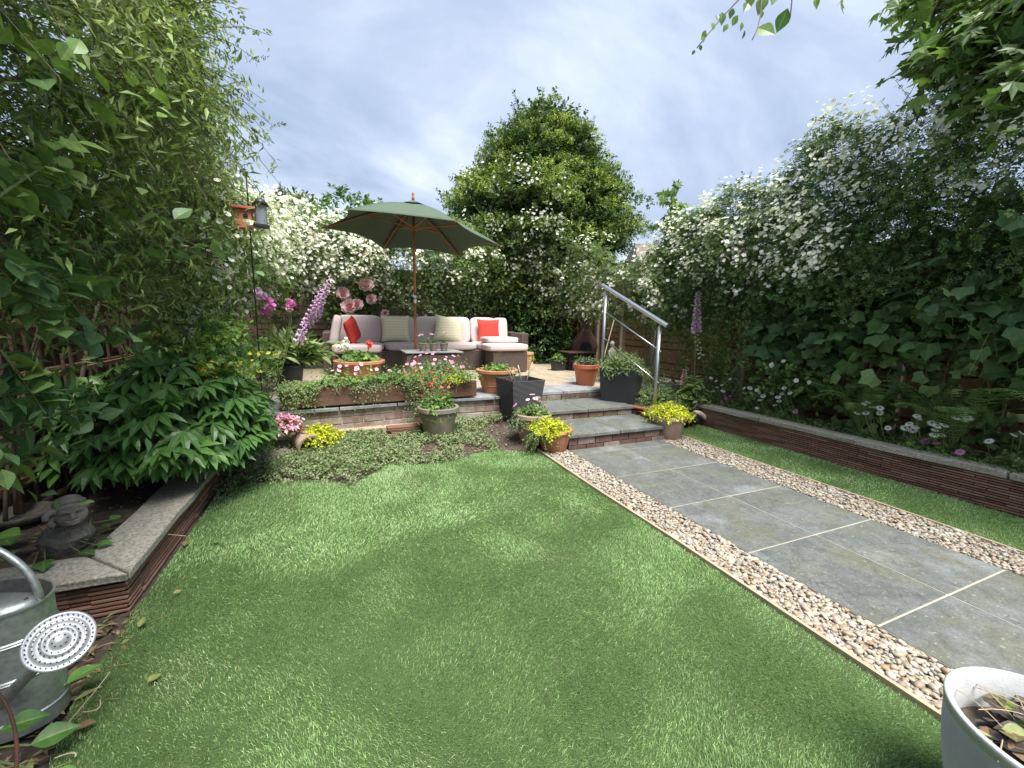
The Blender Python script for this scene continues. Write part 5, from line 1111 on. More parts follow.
# lavender-coloured foxglove and others near the rail
t = thing('foxglove', 'single purple foxglove spike before the brown fence right of the railing', 'plant', (4.42, 4.2, .22))
foxglove(t, (4.42, 4.2, .22), atY(698, 290, 4.15), 60, .055, frm=.66); dome(t, (4.42, 4.2, .35), .3, .4, 60, 5, .12, T_LN, 'leaf_rose', .8, .4, low=0)
t = thing('foxglove', 'pale fading foxglove spike just below the purple one', 'plant', (4.85, 4.3, .25)); foxglove(t, (4.85, 4.3, .25), atY(694, 326, 4.3), 20, .035, 'petal_cream', frm=.6)
t = thing('pink_astilbe', 'small coral-pink flower spike above dark red leaves behind the railing pots', 'plant', (4.35, 4.35, .22)); foxglove(t, (4.35, 4.35, .22), atY(685, 368, 4.35), 26, .04, 'petal_pink', frm=.55); dome(t, (4.35, 4.35, .26), .16, .2, 30, 4, .09, T_LN, 'leaf_bronze', .8, .4, low=0)
# soft green bushes between planter and fence
for i, (x, y, r_, hh, mt, lab) in enumerate(((4.15, 4.75, .40, .55, 'leaf_rose', 'soft bushy green shrub right of the charcoal planter'), (4.55, 5.3, .4, .6, 'leaf_silver', 'pale sprawling shrub at the foot of the back fence'), (3.95, 5.5, .32, .4, 'leaf_pale', 'yellow-green feathery shrub on the patio behind the railing'))):
    t = thing('low_shrub', lab, 'shrub', (x, y, .22 if y < 5 else ZP)); dome(t, (x, y, .35 if y < 5 else .5), r_, hh, 190, 8, .035, T_LNS, mt, .7, .3, low=-.1)
# --- ferns
def fern(label, c, k, L, tilt=.9):
    t = thing('fern', label, 'fern', c); c = np.array(c)
    for i in range(k):
        a = 2*PI*i/k+R.uniform(-.3, .3); l = L*R.uniform(.7, 1.1); h = np.array([math.cos(a), math.sin(a), 0]); top_ = c+h*l*.25+[0, 0, l*R.uniform(.75, 1.0)]; e2 = c+h*l*.8+[0, 0, l*R.uniform(.45, .85)]
        Q = bez(c, top_, e2, 30); mb = MB(); tube(mb, Q[::4], np.linspace(.004, .0015, len(Q[::4])), 4, mat=1); Tn = nrm(np.gradient(Q, axis=0)); sdv = nrm(np.cross(Tn, [0, 0, 1])); up = np.cross(sdv, Tn)
        u = np.linspace(0, 1, 30); w_ = .085*L/.6*np.clip(np.sin(PI*np.clip(u*.93+.05, 0, 1))**.7, .05, 1)*(1-.3*u)
        for sg in (-1, 1):
            mb.place(T_PINNA, Q[4:], nrm(sdv*sg+Tn*.45-up*.15+R.normal(size=(30, 3))*.10)[4:], up[4:]*sg if False else up[4:], w_[4:], mat=np.tile(np.zeros(len(T_PINNA[1]), int), 26), rnd=np.clip(.5+.2*R.normal(size=26), 0, 1))
        mb.build('frond', ['leaf_fern', 'stem_green'], t)
V = [(0, 0, 0)]; F = []; 
for i in range(1, 8): w_ = .11*(1-i/8.5); V += [(-w_, i/8, .02), (0, i/8, .0), (w_, i/8, .02)] if i % 2 else [(-w_*.35, i/8, .01), (0, i/8, 0), (w_*.35, i/8, .01)]
V.append((0, 1.02, -.06)); F = [(0, 2, 1), (0, 3, 2)]
for i in range(6): a = 1+3*i; F += [(a, a+1, a+4), (a, a+4, a+3), (a+1, a+2, a+5), (a+1, a+5, a+4)]
F += [(19, 20, 22), (20, 21, 22)]
T_PINNA = T(V, F)
fern('feathery green fern in the right bed, the left of two', (4.74, 2.40, .26), 17, .80)
fern('large spreading fern in the right bed nearest the right edge', (4.78, 1.75, .26), 18, .90)
# --- shrubs and bedding flowers in the right bed
t = thing('philadelphus_shrub', 'arching shrub with pale rounded leaves and a few white flowers in the right bed', 'shrub', (4.95, 3.1, .25))
c = np.array([4.85, 3.1, .75]); dome(t, c, .38, .35, 90, 8, .055, T_OVS, 'leaf_rose', .8, .5, low=-.7, ry=.5); mb = MB(); st_ = MB()
O = np.tile(c+[.1, .1, .1], (9, 1)); shoots(mb, O, nrm(np.array([-.8, .3, .1])+R.normal(size=(9, 3))*.3), .6, 11, .06, T_OVS, .25, st_); mb.build('arching_sprays', 'leaf_fresh', t); st_.build('spray_stems', 'stem_brown', t)
P, D_ = domepts(c, .4, .35, 14, -.3); heads(t, P, D_, .05, T_FL5, ['petal_white', 'flower_gold']); stemset(t, [((4.95, 3.1, .25), (4.9, 3.1, .5), (4.8, 3.1, .8))], r=.012)
def daisies(label, px, py, spots, mats=('petal_white', 'flower_eye'), size=.058, z=.30, r_=.16, n=100):
    c = atY(px, py, 1.); c = at(px, py, .40); c = np.array([min(max(c[0], 4.62), 4.9), c[1], .25]); t = thing('daisy_clump', label, 'flowers', c, 'daisy clumps in the right bed')
    P = []
    for (x, y) in spots:
        q = atX(x, y, 4.59+R.uniform(0, .10))
        P.append(q)
    P = np.array(P); cm = P.mean(0); sp = P.std(0).max()+.08
    heads(t, P, nrm(R.normal(size=(len(P), 3))*.35+[-.55, -.3, 1]), size, T_DAISY, list(mats)); st_ = MB()
    for q in P: tube(st_, bez((c[0]*.5+q[0]*.5, c[1]*.3+q[1]*.7, .25), (q[0], q[1], q[2]-.08), q-[0, 0, .004], 5), .0018, 4)
    st_.build('stems', 'stem_green', t)
    dome(t, (cm[0]+.03, cm[1], .25), .14, .15, n, 6, .035, T_LNS, 'leaf_rose', .9, .3, low=0, ry=sp)
daisies('white daisies with dark centres at the far end of the right bed coping', 705, 405, [(699, 396), (698, 380), (711, 378), (716, 381), (722, 385), (717, 387), (713, 391), (723, 391), (704, 388), (730, 379), (695, 388)])
daisies('white daisies in a loose row left of the middle of the right bed', 765, 420, [(744, 388), (750, 388), (745, 393), (757, 390), (763, 396), (772, 393), (778, 397), (782, 394), (779, 401), (760, 400)])
daisies('single group of four white daisies beside pale shrub leaves', 770, 425, [(757, 408), (790, 393), (775, 405), (784, 388)], n=30)
daisies('magenta daisies near the far end of the right bed', 728, 410, [(726, 398), (730, 396), (722, 402)], ('petal_magenta', 'flower_eye'), n=25)
daisies('tiny group of magenta flowers in the middle of the right bed', 798, 425, [(797, 410), (795, 412)], ('petal_magenta', 'flower_eye'), .05, n=20)
daisies('large white daisies in front of the left fern', 868, 440, [(857, 413), (865, 411), (872, 407), (880, 408), (868, 402), (864, 404), (856, 417), (880, 413), (866, 413)])
daisies('white daisies tinged pink leaning over the coping below the ferns', 912, 450, [(888, 428), (909, 424), (915, 427), (917, 416), (918, 418), (932, 423), (937, 426), (944, 425), (934, 435), (941, 435), (935, 430), (913, 430), (905, 428)], size=.065)
daisies('bright magenta daisies at the coping below the ferns', 925, 460, [(923, 442), (926, 441), (936, 443), (960, 452), (955, 453)], ('petal_magenta', 'flower_eye'), .062, n=25)
daisies('pair of flat white daisies in front of the right fern', 960, 430, [(956, 418), (963, 420), (968, 418)], size=.07, n=20)
daisies('white daisies at the right edge of the photo', 1015, 450, [(1014, 435), (1022, 433), (989, 441)], size=.062, n=35)
for (px, py, lab) in ((812, 375, 'fresh green leafy perennial between the daisies'), (965, 460, 'loose yellow-green leafy plant at the coping on the right'), (850, 440, 'low sprawling pale plant along the coping middle')):
    c = at(px, py, .45); c[0] = min(max(c[0], 4.66), 4.85); c[2] = .25; t = thing('leafy_perennial', lab, 'plant', c); dome(t, c, .18, .30, 50, 6, .045, T_OVS, 'leaf_fresh' if px < 900 else 'leaf_pale', .8, .4, low=0, ry=.26)
# low ground plants as mass in right bed
mb = MB(); k = 900; y = R.uniform(.4, 4.1, k); x = R.uniform(4.55, 4.95, k); O = np.stack([x, y, .25+0*x], 1); shoots(mb, O, nrm(rdir(k)*[.8, .8, .3]+[0, 0, .8]), .05+.10*R.random(k)*(nz(O, 4, 1) > -.3), 6, .026, T_OVS, .5)
g = mb.build('ground_cover', 'leaf_rose'); tag(g, 'low mixed ground cover along the right raised bed', 'ground cover', kind='stuff')
mb = MB(); k = 600; O = np.stack([R.uniform(4.52, 5.1, k), R.uniform(.4, 4.1, k), np.full(k, .252)], 1); mb.place(T_OVS, O, rdir(k)*[1, 1, .15], nrm(rdir(k)*.4+[0, 0, 1]), .035); g = mb.build('leaf_litter', 'leaf_dead'); tag(g, 'dry leaf litter on the soil of the right bed', 'leaf litter', kind='stuff')
# --- creeping thyme between lawn and patio wall
mb = MB(); k = 6500; x = R.uniform(-.9, 1.95, k); y = R.uniform(3.3, 4.72, k); P = np.stack([x, y, soilz(x, y)], 1)
hgt = .07+.07*np.clip(nz(P, 3, 0), -.8, 1.2)+.06*(x < .4); keep = (np.hypot(x-.80, y-4.02) > .15) & (np.hypot(x-1.84, y-4.25) > .38) & (np.hypot(x-1.75, y-3.95) > .28) & (y > backy(x)-.02) & ((nz(P, 5, 3) > -.9) | (x < .4)) & ~((x > 1.1) & (nz(P, 6, 1) < -.5)); P = P[keep]; hgt = hgt[keep]; k = len(P)
shoots(mb, P, nrm(rdir(k)*[.7, .7, .2]+[0, 0, .8]), np.clip(hgt, .03, .2)*1.4, 7, .024, T_OVS, .4); g = mb.build('creeping_thyme', 'leaf_thyme'); tag(g, 'mat of creeping grey-green thyme between lawn and patio wall', 'ground cover', kind='stuff')
mb = MB(); k = 1500; P = np.stack([R.uniform(-.9, 2.0, k), R.uniform(3.6, 4.7, k), np.full(k, -.02)], 1); P = P[P[:, 1] > backy(P[:, 0])]; P[:, 2] = soilz(P[:, 0], P[:, 1])+.015; k = len(P); mb.place(T_OVS, P, rdir(k)*[1, 1, .15], nrm(rdir(k)*.5+[0, 0, 1]), .03); g = mb.build('leaf_litter', 'leaf_dead'); tag(g, 'dry leaf litter among the creeping thyme', 'leaf litter', kind='stuff')
# greenery round the step sides
mb = MB(); O = np.concatenate([np.stack([R.uniform(2.15, 3.3, 40), np.full(40, 4.23), np.full(40, Z1)], 1), np.stack([R.uniform(2.3, 3.0, 50), np.full(50, 4.84), np.full(50, Z2)], 1)]); shoots(mb, O, nrm(rdir(90)*.6+[0, -.7, .5]), .05, 5, .016, T_OVS, .3); g = mb.build('step_weeds', 'leaf_pale'); tag(g, 'small weeds growing along the step joints', 'weeds', kind='stuff')
# ================================================================== ORNAMENTS AND SMALL THINGS
# sedum with log and stones by the peony
t = thing('sedum_plant', 'bright yellow stonecrop clump by the old clay pot near the wall', 'plant', (-.22, 4.38, .03)); dome(t, (-.22, 4.38, .17), .27, .19, 330, 7, .028, T_OVS, 'leaf_lime', .6, .5)
t = thing('pink_sedum', 'dusty pink stonecrop on the tumbled clay pot beside the peony', 'plant', (-.55, 4.35, .0)); dome(t, (-.50, 4.35, .30), .17, .14, 60, 5, .045, T_OVS, 'petal_pink', .5, .2, name='flower_heads'); dome(t, (-.50, 4.35, .28), .18, .16, 60, 5, .04, T_OVS, 'leaf_bronze', .7, .4)
t = thing('old_clay_pot', 'tumbled mossy old clay pot lying on its side beside the peony', 'pot', (-.4, 4.4, 0)); mb = MB(); lathe(mb, [(0, 0), (.07, 0), (.10, .18), (.11, .18), (.11, .22), (.09, .22), (.075, .04), (0, .03)], (0, 0, 0), 20); moved(mb, (-.40, 4.40, .15), (1.75, 0, .5)); mb.build('pot', 'weathered_terracotta', t, True, sharp=.6)
for i, (x, y, s_, lab) in enumerate(((-.55, 4.22, .13, 'rough brown rockery stone under the dusty pink stonecrop'), (-.70, 4.15, .10, 'rough brown rockery stone touching the peony leaves'), (-.32, 4.25, .07, 'small rockery stone beside the yellow stonecrop'))):
    mb = MB(); blob(mb, (x, y, .03), (s_, s_*.8, s_*.8), 3, .25, 1.5); o = mb.build('rockery_stone', 'stone_dark'); tag(o, lab, 'stone', 'rockery stones')
mb = MB(); box(mb, (.33, 4.66, .085), (1.5, .10, .12), rz=.03); o = mb.build('timber_sleeper', 'edge_wood', bevel=.01); tag(o, 'long weathered timber lying at the foot of the brick wall', 'timber')
mb = MB()
for k in range(7): box(mb, (.62+R.uniform(-.02, .02), 4.53, .05+k*.018), (.34, .12, .014), rz=.05+R.uniform(-.05, .05))
o = mb.build('stacked_tiles', 'tile_stack', bevel=.003); tag(o, 'short stack of old red clay tiles beside the grey pot', 'tiles')
# chiminea
cx, cy = 4.78, 7.55; t = thing('chiminea', 'rusty iron chiminea with tall tapering chimney under the big tree', 'chiminea', (cx, cy, ZP))
mb = MB(); lathe(mb, [(0, .18), (.14, .18), (.24, .28), (.27, .42), (.24, .58), (.14, .72), (.11, .80)], (cx, cy, ZP), 24); bd = mb.build('body', 'iron_rust', t, True)
mb = MB(); lathe(mb, [(.11, .79), (.105, 1.0), (.09, 1.35), (.085, 1.5), (.11, 1.52), (.11, 1.55), (.075, 1.55)], (cx, cy, ZP), 20); mb.build('chimney', 'iron_rust', t, True)
mb = MB(); lathe(mb, [(0, 0), (.13, 0), (.115, .02), (0, .02)], (0, 0, 0), 18); moved(mb, (cx-.12, cy-.235, ZP+.42), (1.65, 0, -.45)); mb.build('fire_mouth', 'opening_shade', t)  # solid black disc, the dark of the hollow inside painted on
for k in range(3): a = k*2.1+.4; mb = MB(); tube(mb, [(cx+.12*math.cos(a), cy+.12*math.sin(a), ZP+.24), (cx+.24*math.cos(a), cy+.24*math.sin(a), ZP)], .012, 6); mb.build('leg', 'black_metal', t)
b = np.array([4.35, 7.15, ZP]); t = thing('fire_pit_box', 'low dark square metal box beside the chiminea', 'fire pit', b); mb = MB(); box(mb, b+[0, 0, .17], (.55, .4, .32)); mb.build('body', 'black_metal', t, bevel=.01); mb = MB(); box(mb, b+[0, 0, .345], (.6, .45, .025)); mb.build('lid', 'iron_rust', t, bevel=.006)
# stone figure behind the railing + post
q = at(613, 366, ZP); q = np.array([q[0]*.86, q[1]*.86, ZP]); q = atY(612, 352, 5.9); q[2] = ZP
t = thing('garden_statue', 'pale slender stone figure standing behind the railing planter', 'statue', q); mb = MB()
lathe(mb, [(r_*.7, z*.66) for r_, z in [(0, 0), (.11, 0), (.11, .06), (.08, .08), (.10, .2), (.085, .4), (.05, .55), (.075, .62), (.07, .72), (.03, .78), (.032, .80)]], q, 18); mb.build('body', 'stone_figure', t, True)
mb = MB(); blob(mb, q+[0, 0, .575], (.036, .04, .05), 3, .05); hd = mb.build('head', 'stone_figure', t, True)
for s_ in (-1, 1): mb = MB(); tube(mb, bez(q+[s_*.05, 0, .46], q+[s_*.09, -.02, .37], q+[s_*.03, -.055, .33], 6), [.017, .016, .015, .014, .012, .011], 8); mb.build('arm', 'stone_figure', t, True)
mb = MB(); a = atY(598, 366, 5.5); a[2] = ZP; tube(mb, [a, atY(614, 320, 5.75)], .009, 6); o = mb.build('garden_cane', 'edge_wood'); tag(o, 'pale bamboo cane leaning diagonally behind the upper railing post', 'cane')
mb = MB(); a = atY(622, 350, 6.2); box(mb, (a[0], 6.2, ZP+.75), (.07, .07, 1.5)); o = mb.build('wooden_post', 'edge_wood'); tag(o, 'grey upright timber post behind the stone figure', 'post')
# bird ornament on the side grass
b = at(692, 426, 0); t = thing('bird_ornament', 'black and cream pecking hen ornament on the side grass by the lime pot', 'ornament', b); mb = MB(); blob(mb, b+[0, .03, .12], (.09, .13, .075), 3, .06); mb.build('body', 'bird_black', t, True)
mb = MB(); tube(mb, bez(b+[.04, .02, .15], b+[.13, .0, .19], b+[.20, -.03, .08], 7), [.045, .045, .04, .036, .032, .03, .022], 10); mb.build('neck', 'bird_cream', t, True)
mb = MB(); blob(mb, b+[.21, -.035, .065], (.032, .03, .026), 2, .05); mb.add([b+[.225, -.05, .06], b+[.235, -.04, .06], b+[.235, -.05, .05], b+[.262, -.065, .045]], [(0, 1, 3), (1, 2, 3), (2, 0, 3)]); mb.build('head', 'bird_red', t, True)
for s_ in (-.03, .03): mb = MB(); tube(mb, [b+[s_, .03, .07], b+[s_, .02, .0]], .006, 5); mb.build('leg', 'bird_red', t)
mb = MB(); tube(mb, bez(b+[-.02, .12, .14], b+[-.05, .22, .22], b+[-.06, .24, .16], 6), [.05, .045, .04, .03, .02, .01], 8); mb.build('tail', 'bird_black', t, True)
# bird feeding pole
pb = atY(249, 215, 4.3); b = np.array([pb[0], 4.3, 0.]); t = thing('feeder_pole', 'thin black bird feeder pole with twin hooks amid the white rambler', 'feeder pole', b)
zt2 = atY(249, 172, 4.3)[2]; mb = MB(); tube(mb, [b, (b[0], b[1], zt2)], .006, 6); mb.build('pole', 'black_metal', t); zz = atY(249, 205, 4.3)[2]
for s_ in (-1, 1): mb = MB(); tube(mb, bez((b[0], b[1]-.02, zz-.05), (b[0]+s_*.09, b[1]-.03, zz+.07), (b[0]+s_*.14, b[1]-.05, zz+.0), 7), .006, 5); mb.build('hook', 'black_metal', t)
q = atY(244, 217, 4.24); t = thing('nesting_box', 'small orange-brown bird box with red lid hanging on the feeder pole', 'bird box', q); mb = MB(); box(mb, q+[0, 0, -.02], (.12, .10, .15)); mb.build('body', 'bird_box_orange', t, bevel=.003)
mb = MB(); box(mb, q+[0, 0, .065], (.16, .15, .02)); mb.build('lid', 'label_red', t, bevel=.003); mb = MB(); lathe(mb, [(0, 0), (.018, 0), (.018, .004), (0, .004)], (0, 0, 0), 12); moved(mb, q+[.02, -.054, 0], (PI/2, 0, 0)); mb.build('entrance_hole', 'opening_shade', t)  # black disc paints the shade inside the hole, nothing is cut out
q = atY(261, 214, 4.24); t = thing('bird_feeder', 'black tube seed feeder hanging right of the orange bird box', 'bird feeder', q); mb = MB(); lathe(mb, [(0, -.09), (.045, -.09), (.045, .07), (0, .07)], q, 14); mb.build('tube', 'clear_tube', t, True, sharp=.6)
mb = MB(); lathe(mb, [(0, .13), (.03, .12), (.065, .07), (0, .068)], q, 14); mb.build('cap', 'black_plastic', t, True); mb = MB(); lathe(mb, [(0, -.11), (.06, -.11), (.06, -.09), (0, -.09)], q, 14); mb.build('tray', 'black_plastic', t)
# dark hanging lantern in jasmine (small dark object)
# ---- stone face on rock in left bed
rk = np.array([-1.42, 2.62, .14]); q0 = at(66, 545, .17); rk = np.array([q0[0], q0[1], .14])
mb = MB(); blob(mb, rk+[0, .02, .05], (.105, .10, .085), 3, .16, 3); V_ = mb.V[0]; mb.V[0] = V_*1+(R.normal(size=V_.shape)*.003); o = mb.build('rough_rock', 'stone_dark'); tag(o, 'dark pitted rock carrying the stone face in the left bed', 'rock')
h0 = rk+[.02, .03, .175]; t = thing('carved_ornament', 'weathered stone face ornament with curled headdress resting on the pitted rock', 'ornament', rk+[0, 0, .13]); 
fd = nrm(np.array([.55, -1., .25])); sdx = nrm(np.cross(fd, [0, 0, 1])); upx = np.cross(sdx, fd)
L3 = lambda a, b_, c_: h0+sdx*a+fd*b_+upx*c_
mb = MB(); V, F = ICO3; W = V*[.062, .055, .060]; loc = np.zeros_like(W)
V2 = h0+W[:, :1]*sdx+W[:, 1:2]*fd+W[:, 2:]*upx; mb.add(V2, F); hd = mb.build('head', 'stone_head', t, True)
for nm, parts in (('brow', [((-.04, .046, .018), (-.02, .062, .028), (0, .058, .012), .008), ((.04, .046, .018), (.02, .062, .028), (0, .058, .012), .008)]), ('mouth', [((-.028, .050, -.026), (0, .068, -.034), (.028, .050, -.026), .007), ((-.022, .050, -.037), (0, .064, -.046), (.022, .050, -.037), .006)]), ('headdress', [((-.062, .0, .03), (0, .07, .055), (.062, .0, .03), .014), ((-.05, -.01, .055), (0, .05, .08), (.05, -.01, .055), .016), ((.05, .02, .03), (.09, .04, .04), (.085, .03, .0), .014), ((-.035, -.02, .07), (0, .03, .095), (.035, -.02, .07), .016), ((.06, .01, .0), (.085, .03, -.02), (.06, .03, -.035), .012)])):
    mb = MB()
    for a, b_, c_, r_ in parts: tube(mb, bez(L3(*a), L3(*b_), L3(*c_), 8), r_, 8)
    mb.build(nm, 'stone_head', t, True)
mb = MB(); tube(mb, bez(L3(0, .05, .015), L3(0, .085, .0), L3(0, .07, -.014), 6), [.006, .008, .010, .012, .012, .008], 8); mb.build('nose', 'stone_head', t, True)
for s_ in (-1, 1): mb = MB(); blob(mb, L3(s_*.022, .050, .006), (.006, .006, .004), 2, 0.); mb.build('eye', 'stone_dark', t, True)
q = at(22, 520, .16); t = thing('stone_dish', 'shallow round stone dish lying in the left bed behind the watering can', 'dish', q); mb = MB(); lathe(mb, [(0, 0), (.10, 0), (.14, .03), (.145, .05), (.13, .05), (.1, .025), (0, .02)], q, 26); mb.build('dish', 'stone_dark', t, True)
# leaves lying round the face
def bigleaves(name, label, cat, items, mat, c, size=.12, tm=None):
    t = thing(name, label, cat, c)
    for i, (px, py, z, s_, az) in enumerate(items):
        q = at(px, py, z); mb = MB(); mb.place(tm or T_OV, q[None], nrm(np.array([math.cos(az), math.sin(az), .05])), nrm(np.array([0, -.2, 1])+R.normal(size=3)*.2), s_); mb.build('leaf', mat, t)
        mb = MB(); c_ = np.array(c, float); tube(mb, bez(c_, (c_+q)/2+[0, 0, .03], q, 6), .003, 5); mb.build('stalk', 'stem_green', t)
    return t
bigleaves('bergenia', 'broad green leaves sprawling round the rock in the left bed', 'plant', [(20, 535, .22, .15, 2.8), (5, 560, .20, .14, -2.5), (88, 540, .2, .09, .3), (100, 528, .19, .09, .8), (45, 560, .2, .10, -1.2), (80, 552, .19, .08, -.5), (30, 575, .19, .12, -1.8), (10, 545, .24, .13, 2.2), (110, 520, .2, .07, 1.2), (95, 545, .2, .07, .1), (55, 520, .25, .1, 2.0)], 'leaf_peony', tuple(at(45, 540, .15)))
bigleaves('laurel_seedling', 'large dark leaves with a yellow-edged one in the bottom left corner', 'plant', [(66, 684, .08, .10, .9), (30, 745, .08, .10, .3), (18, 700, .10, .10, 1.2), (0, 730, .12, .10, .2), (45, 775, .08, .10, -.6), (10, 772, .10, .10, -1.2)], 'leaf_peony', tuple(at(-30, 760, .0)))
mb = MB(); tube(mb, bez(at(-5, 690, .2), at(25, 720, .22), at(14, 790, .22), 10), .004, 6); o = mb.build('vine_shoot', 'iron_rust'); tag(o, 'thin reddish-brown shoot curving up at the bottom left corner', 'shoot')
# ---- watering can
wc = np.array([-1.055, 1.72, 0.]); t = thing('watering_can', 'galvanised metal watering can with round rose and arched handle at the left edge', 'watering can', wc)
rz = .10; ax = np.array([math.cos(-.35), math.sin(-.35), 0]); ay = np.array([-ax[1], ax[0], 0])
def oval(a, b_, z, n=44): th_ = np.arange(n)*2*PI/n; return wc+ax*(a*np.cos(th_))[:, None]+ay*(b_*np.sin(th_))[:, None]+[0, 0, z]
def ovals(mb, rings):
    n = 44; V = np.concatenate([oval(*r_) for r_ in rings]); F = [(i*n+k, i*n+(k+1) % n, (i+1)*n+(k+1) % n, (i+1)*n+k) for i in range(len(rings)-1) for k in range(n)]; mb.add(V, np.array(F)); return mb
A_, B2 = .165, .115; Hc = .41
rg = [(.001, .001, .004), (A_, B2, .0), (A_, B2, .02)]
for z in (.05, .18, .188, .30, .308): rg += [(A_, B2, z), (A_+.004, B2+.004, z+.004), (A_, B2, z+.008)]
rg = sorted(rg[:3], key=lambda r_: r_[0])[:3]+[q for q in rg[3:]]+[(A_, B2, Hc-.006), (A_+.005, B2+.005, Hc-.003), (A_+.005, B2+.005, Hc+.003), (A_-.002, B2-.002, Hc+.003), (A_-.004, B2-.004, Hc-.02), (A_-.004, B2-.004, .05), (.001, .001, .05)]
mb = MB(); ovals(mb, rg); mb.build('body', 'galvanised', t, True, sharp=.7)
# half lid on the near side
n = 44; mb = MB(); th_ = np.linspace(-PI, 0, 23); V = []; 
for a in th_: p_ = wc+ax*(A_*.99*math.cos(a))+ay*(B2*.99*math.sin(a)); V += [p_+[0, 0, Hc+.002+.018*abs(math.sin(a))*0], wc+ax*(A_*.93*math.cos(a))+ay*(-.012-.03*abs(math.sin(a))*0+.02)*1+[0, 0, Hc+.022]]
V = np.array(V); F = [(2*i, 2*i+2, 2*i+3, 2*i+1) for i in range(22)]; mb.add(V, F); hl = mb.build('half_lid', 'galvanised', t, True); hl.modifiers.new('thick', 'SOLIDIFY').thickness = .002
mb = MB(); th_ = np.arange(26)*2*PI/26; cpt = wc+ay*(-.045)+ax*(-.02)+[0, 0, Hc+.0165]; V = np.array([cpt+ax*(.048*math.cos(a))+ay*(.019*math.sin(a))+[0, 0, .003-.0025*0+.0065*math.sin(a)*1.] for a in th_]); V2 = np.array([cpt+ax*(.041*math.cos(a))+ay*(.014*math.sin(a))+[0, 0, .0045+.0048*math.sin(a)] for a in th_])
mb.add(V, [tuple(range(26))]); mb.build('oval_label', 'label_red', t); mb = MB(); mb.add(V2, [tuple(range(26))]); mb.build('label_centre', 'label_pale', t)
mb = MB(); tube(mb, bez(wc-ax*(A_-.01)+[0, 0, Hc], wc-ax*.10+[0, 0, Hc+.32], wc+ax*.05+[0, 0, Hc+.175], 12).tolist()+bez(wc+ax*.05+[0, 0, Hc+.175], wc+ax*(A_+.0)+[0, 0, Hc+.11], wc+ax*(A_-.006)+[0, 0, Hc-.005], 10)[1:].tolist(), .0105, 10); mb.build('handle', 'galvanised', t, True)
# carrying loop rivet
mb = MB(); blob(mb, wc+ax*(A_-.03)+ay*(-.012)+[0, 0, Hc+.012], (.008, .008, .006), 2, 0); mb.build('rivet', 'iron_rust', t, True)
rc = atX(60, 641, -.70); rc = np.array([0, 0, HC])+ray(60, 641)*(1.17/FPX); dirf = nrm(np.array([.42, -.80, .62])); sdr = nrm(np.cross(dirf, [0, 0, 1])); upr = np.cross(sdr, dirf)
s0 = wc+ay*(-B2*.6)+ax*.02+[0, 0, .06]
mb = MB(); tube(mb, bez(s0, s0+nrm(rc-s0)*.05+[0, 0, .0], rc-dirf*.045, 9), np.linspace(.024, .012, 9), 12); mb.build('spout', 'galvanised', t, True)
mb = MB(); prof = [(.012, -.05), (.018, -.045), (.075, -.008), (.080, 0), (.080, .006), (.074, .008), (.067, .001), (.060, .009), (.053, .011), (.047, .004), (.040, .012), (.034, .014), (.028, .006), (.020, .014), (0, .016)]
lathe(mb, [(r_*.93, z) for r_, z in prof], (0, 0, 0), 40); Mx = np.stack([sdr, upr, dirf], 1); mb.V = [v@Mx.T+rc for v in mb.V]; mb.build('rose', 'steel' if False else 'galvanised_bright', t, True)
hb = MB()
for rr, nn in ((.070, 36), (.056, 28), (.043, 20), (.031, 14), (.016, 8)):
    for k in range(nn):
        a = 2*PI*k/nn; v = np.array([[math.cos(a+q_)*.0021, math.sin(a+q_)*.0021, 0] for q_ in np.arange(6)*PI/3])+[rr*.93*math.cos(a), rr*.93*math.sin(a), np.interp(rr, [0, .02, .034, .04, .052, .06, .066, .074], [.0165, .0150, .0152, .0132, .0125, .0105, .0062, .0095])]
        hb.add(v@Mx.T+rc, [tuple(range(6))])
hb.build('spray_holes', 'opening_shade', t)  # flat black dots painted for the dark inside the holes
# ---- ribbed pot bottom right
pc = np.array([1.54, .27, 0.]); Hp = .36; Rp = .205; t = thing('ribbed_pot', 'large pale grey ribbed pot half filled with dead leaves at the bottom right', 'pot', pc)
mb = MB(); seg = 48; prof = [(0, 0), (Rp*.72, 0)]; nrib = 42
for i in range(nrib):
    u = i/nrib; rr = Rp*(.72+.28*math.sin(u*PI/2)**.8); z = .005+u*(Hp-.03); prof += [(rr-.0022, z), (rr+.0014, z+.0035)]
prof += [(Rp, Hp-.022), (Rp+.004, Hp-.018), (Rp+.005, Hp-.003), (Rp+.002, Hp), (Rp-.006, Hp), (Rp-.010, Hp-.004), (Rp-.016, Hp*.72), (Rp-.03, Hp*.5)]
lathe(mb, prof, pc, 72); mb.build('pot', 'fibre_pot', t, True, sharp=1.2)
mb = MB(); lathe(mb, [(0, Hp*.72), (Rp*.6, Hp*.71), (Rp-.014, Hp*.7)], pc, 30); mb.build('compost', 'soil', t, True)
k = 210; a = R.random(k)*2*PI; rr = (Rp-.075)*np.sqrt(R.random(k)); P = pc+np.stack([rr*np.cos(a), rr*np.sin(a), Hp*.73+R.random(k)*.05], 1); mb = MB(); mb.place(T_OV, P, nrm(rdir(k)*[1, 1, .25]), nrm(rdir(k)*.5+[0, 0, 1]), .05+.04*R.random(k)); g = mb.build('dead_leaves', 'leaf_pot_litter', t); g['kind'] = 'stuff'
mb = MB()
for _ in range(14):
    a = R.random()*6.28; q = pc+[R.uniform(-.12, .12), R.uniform(-.1, .1), Hp*.8+.03]; d = nrm(np.array([math.cos(a), math.sin(a), R.uniform(-.1, .2)])); tube(mb, bez(q, q+d*.06+[0, 0, .02], q+d*.12, 5), .0013, 4)
mb.build('dry_stalks', 'edge_wood', t)
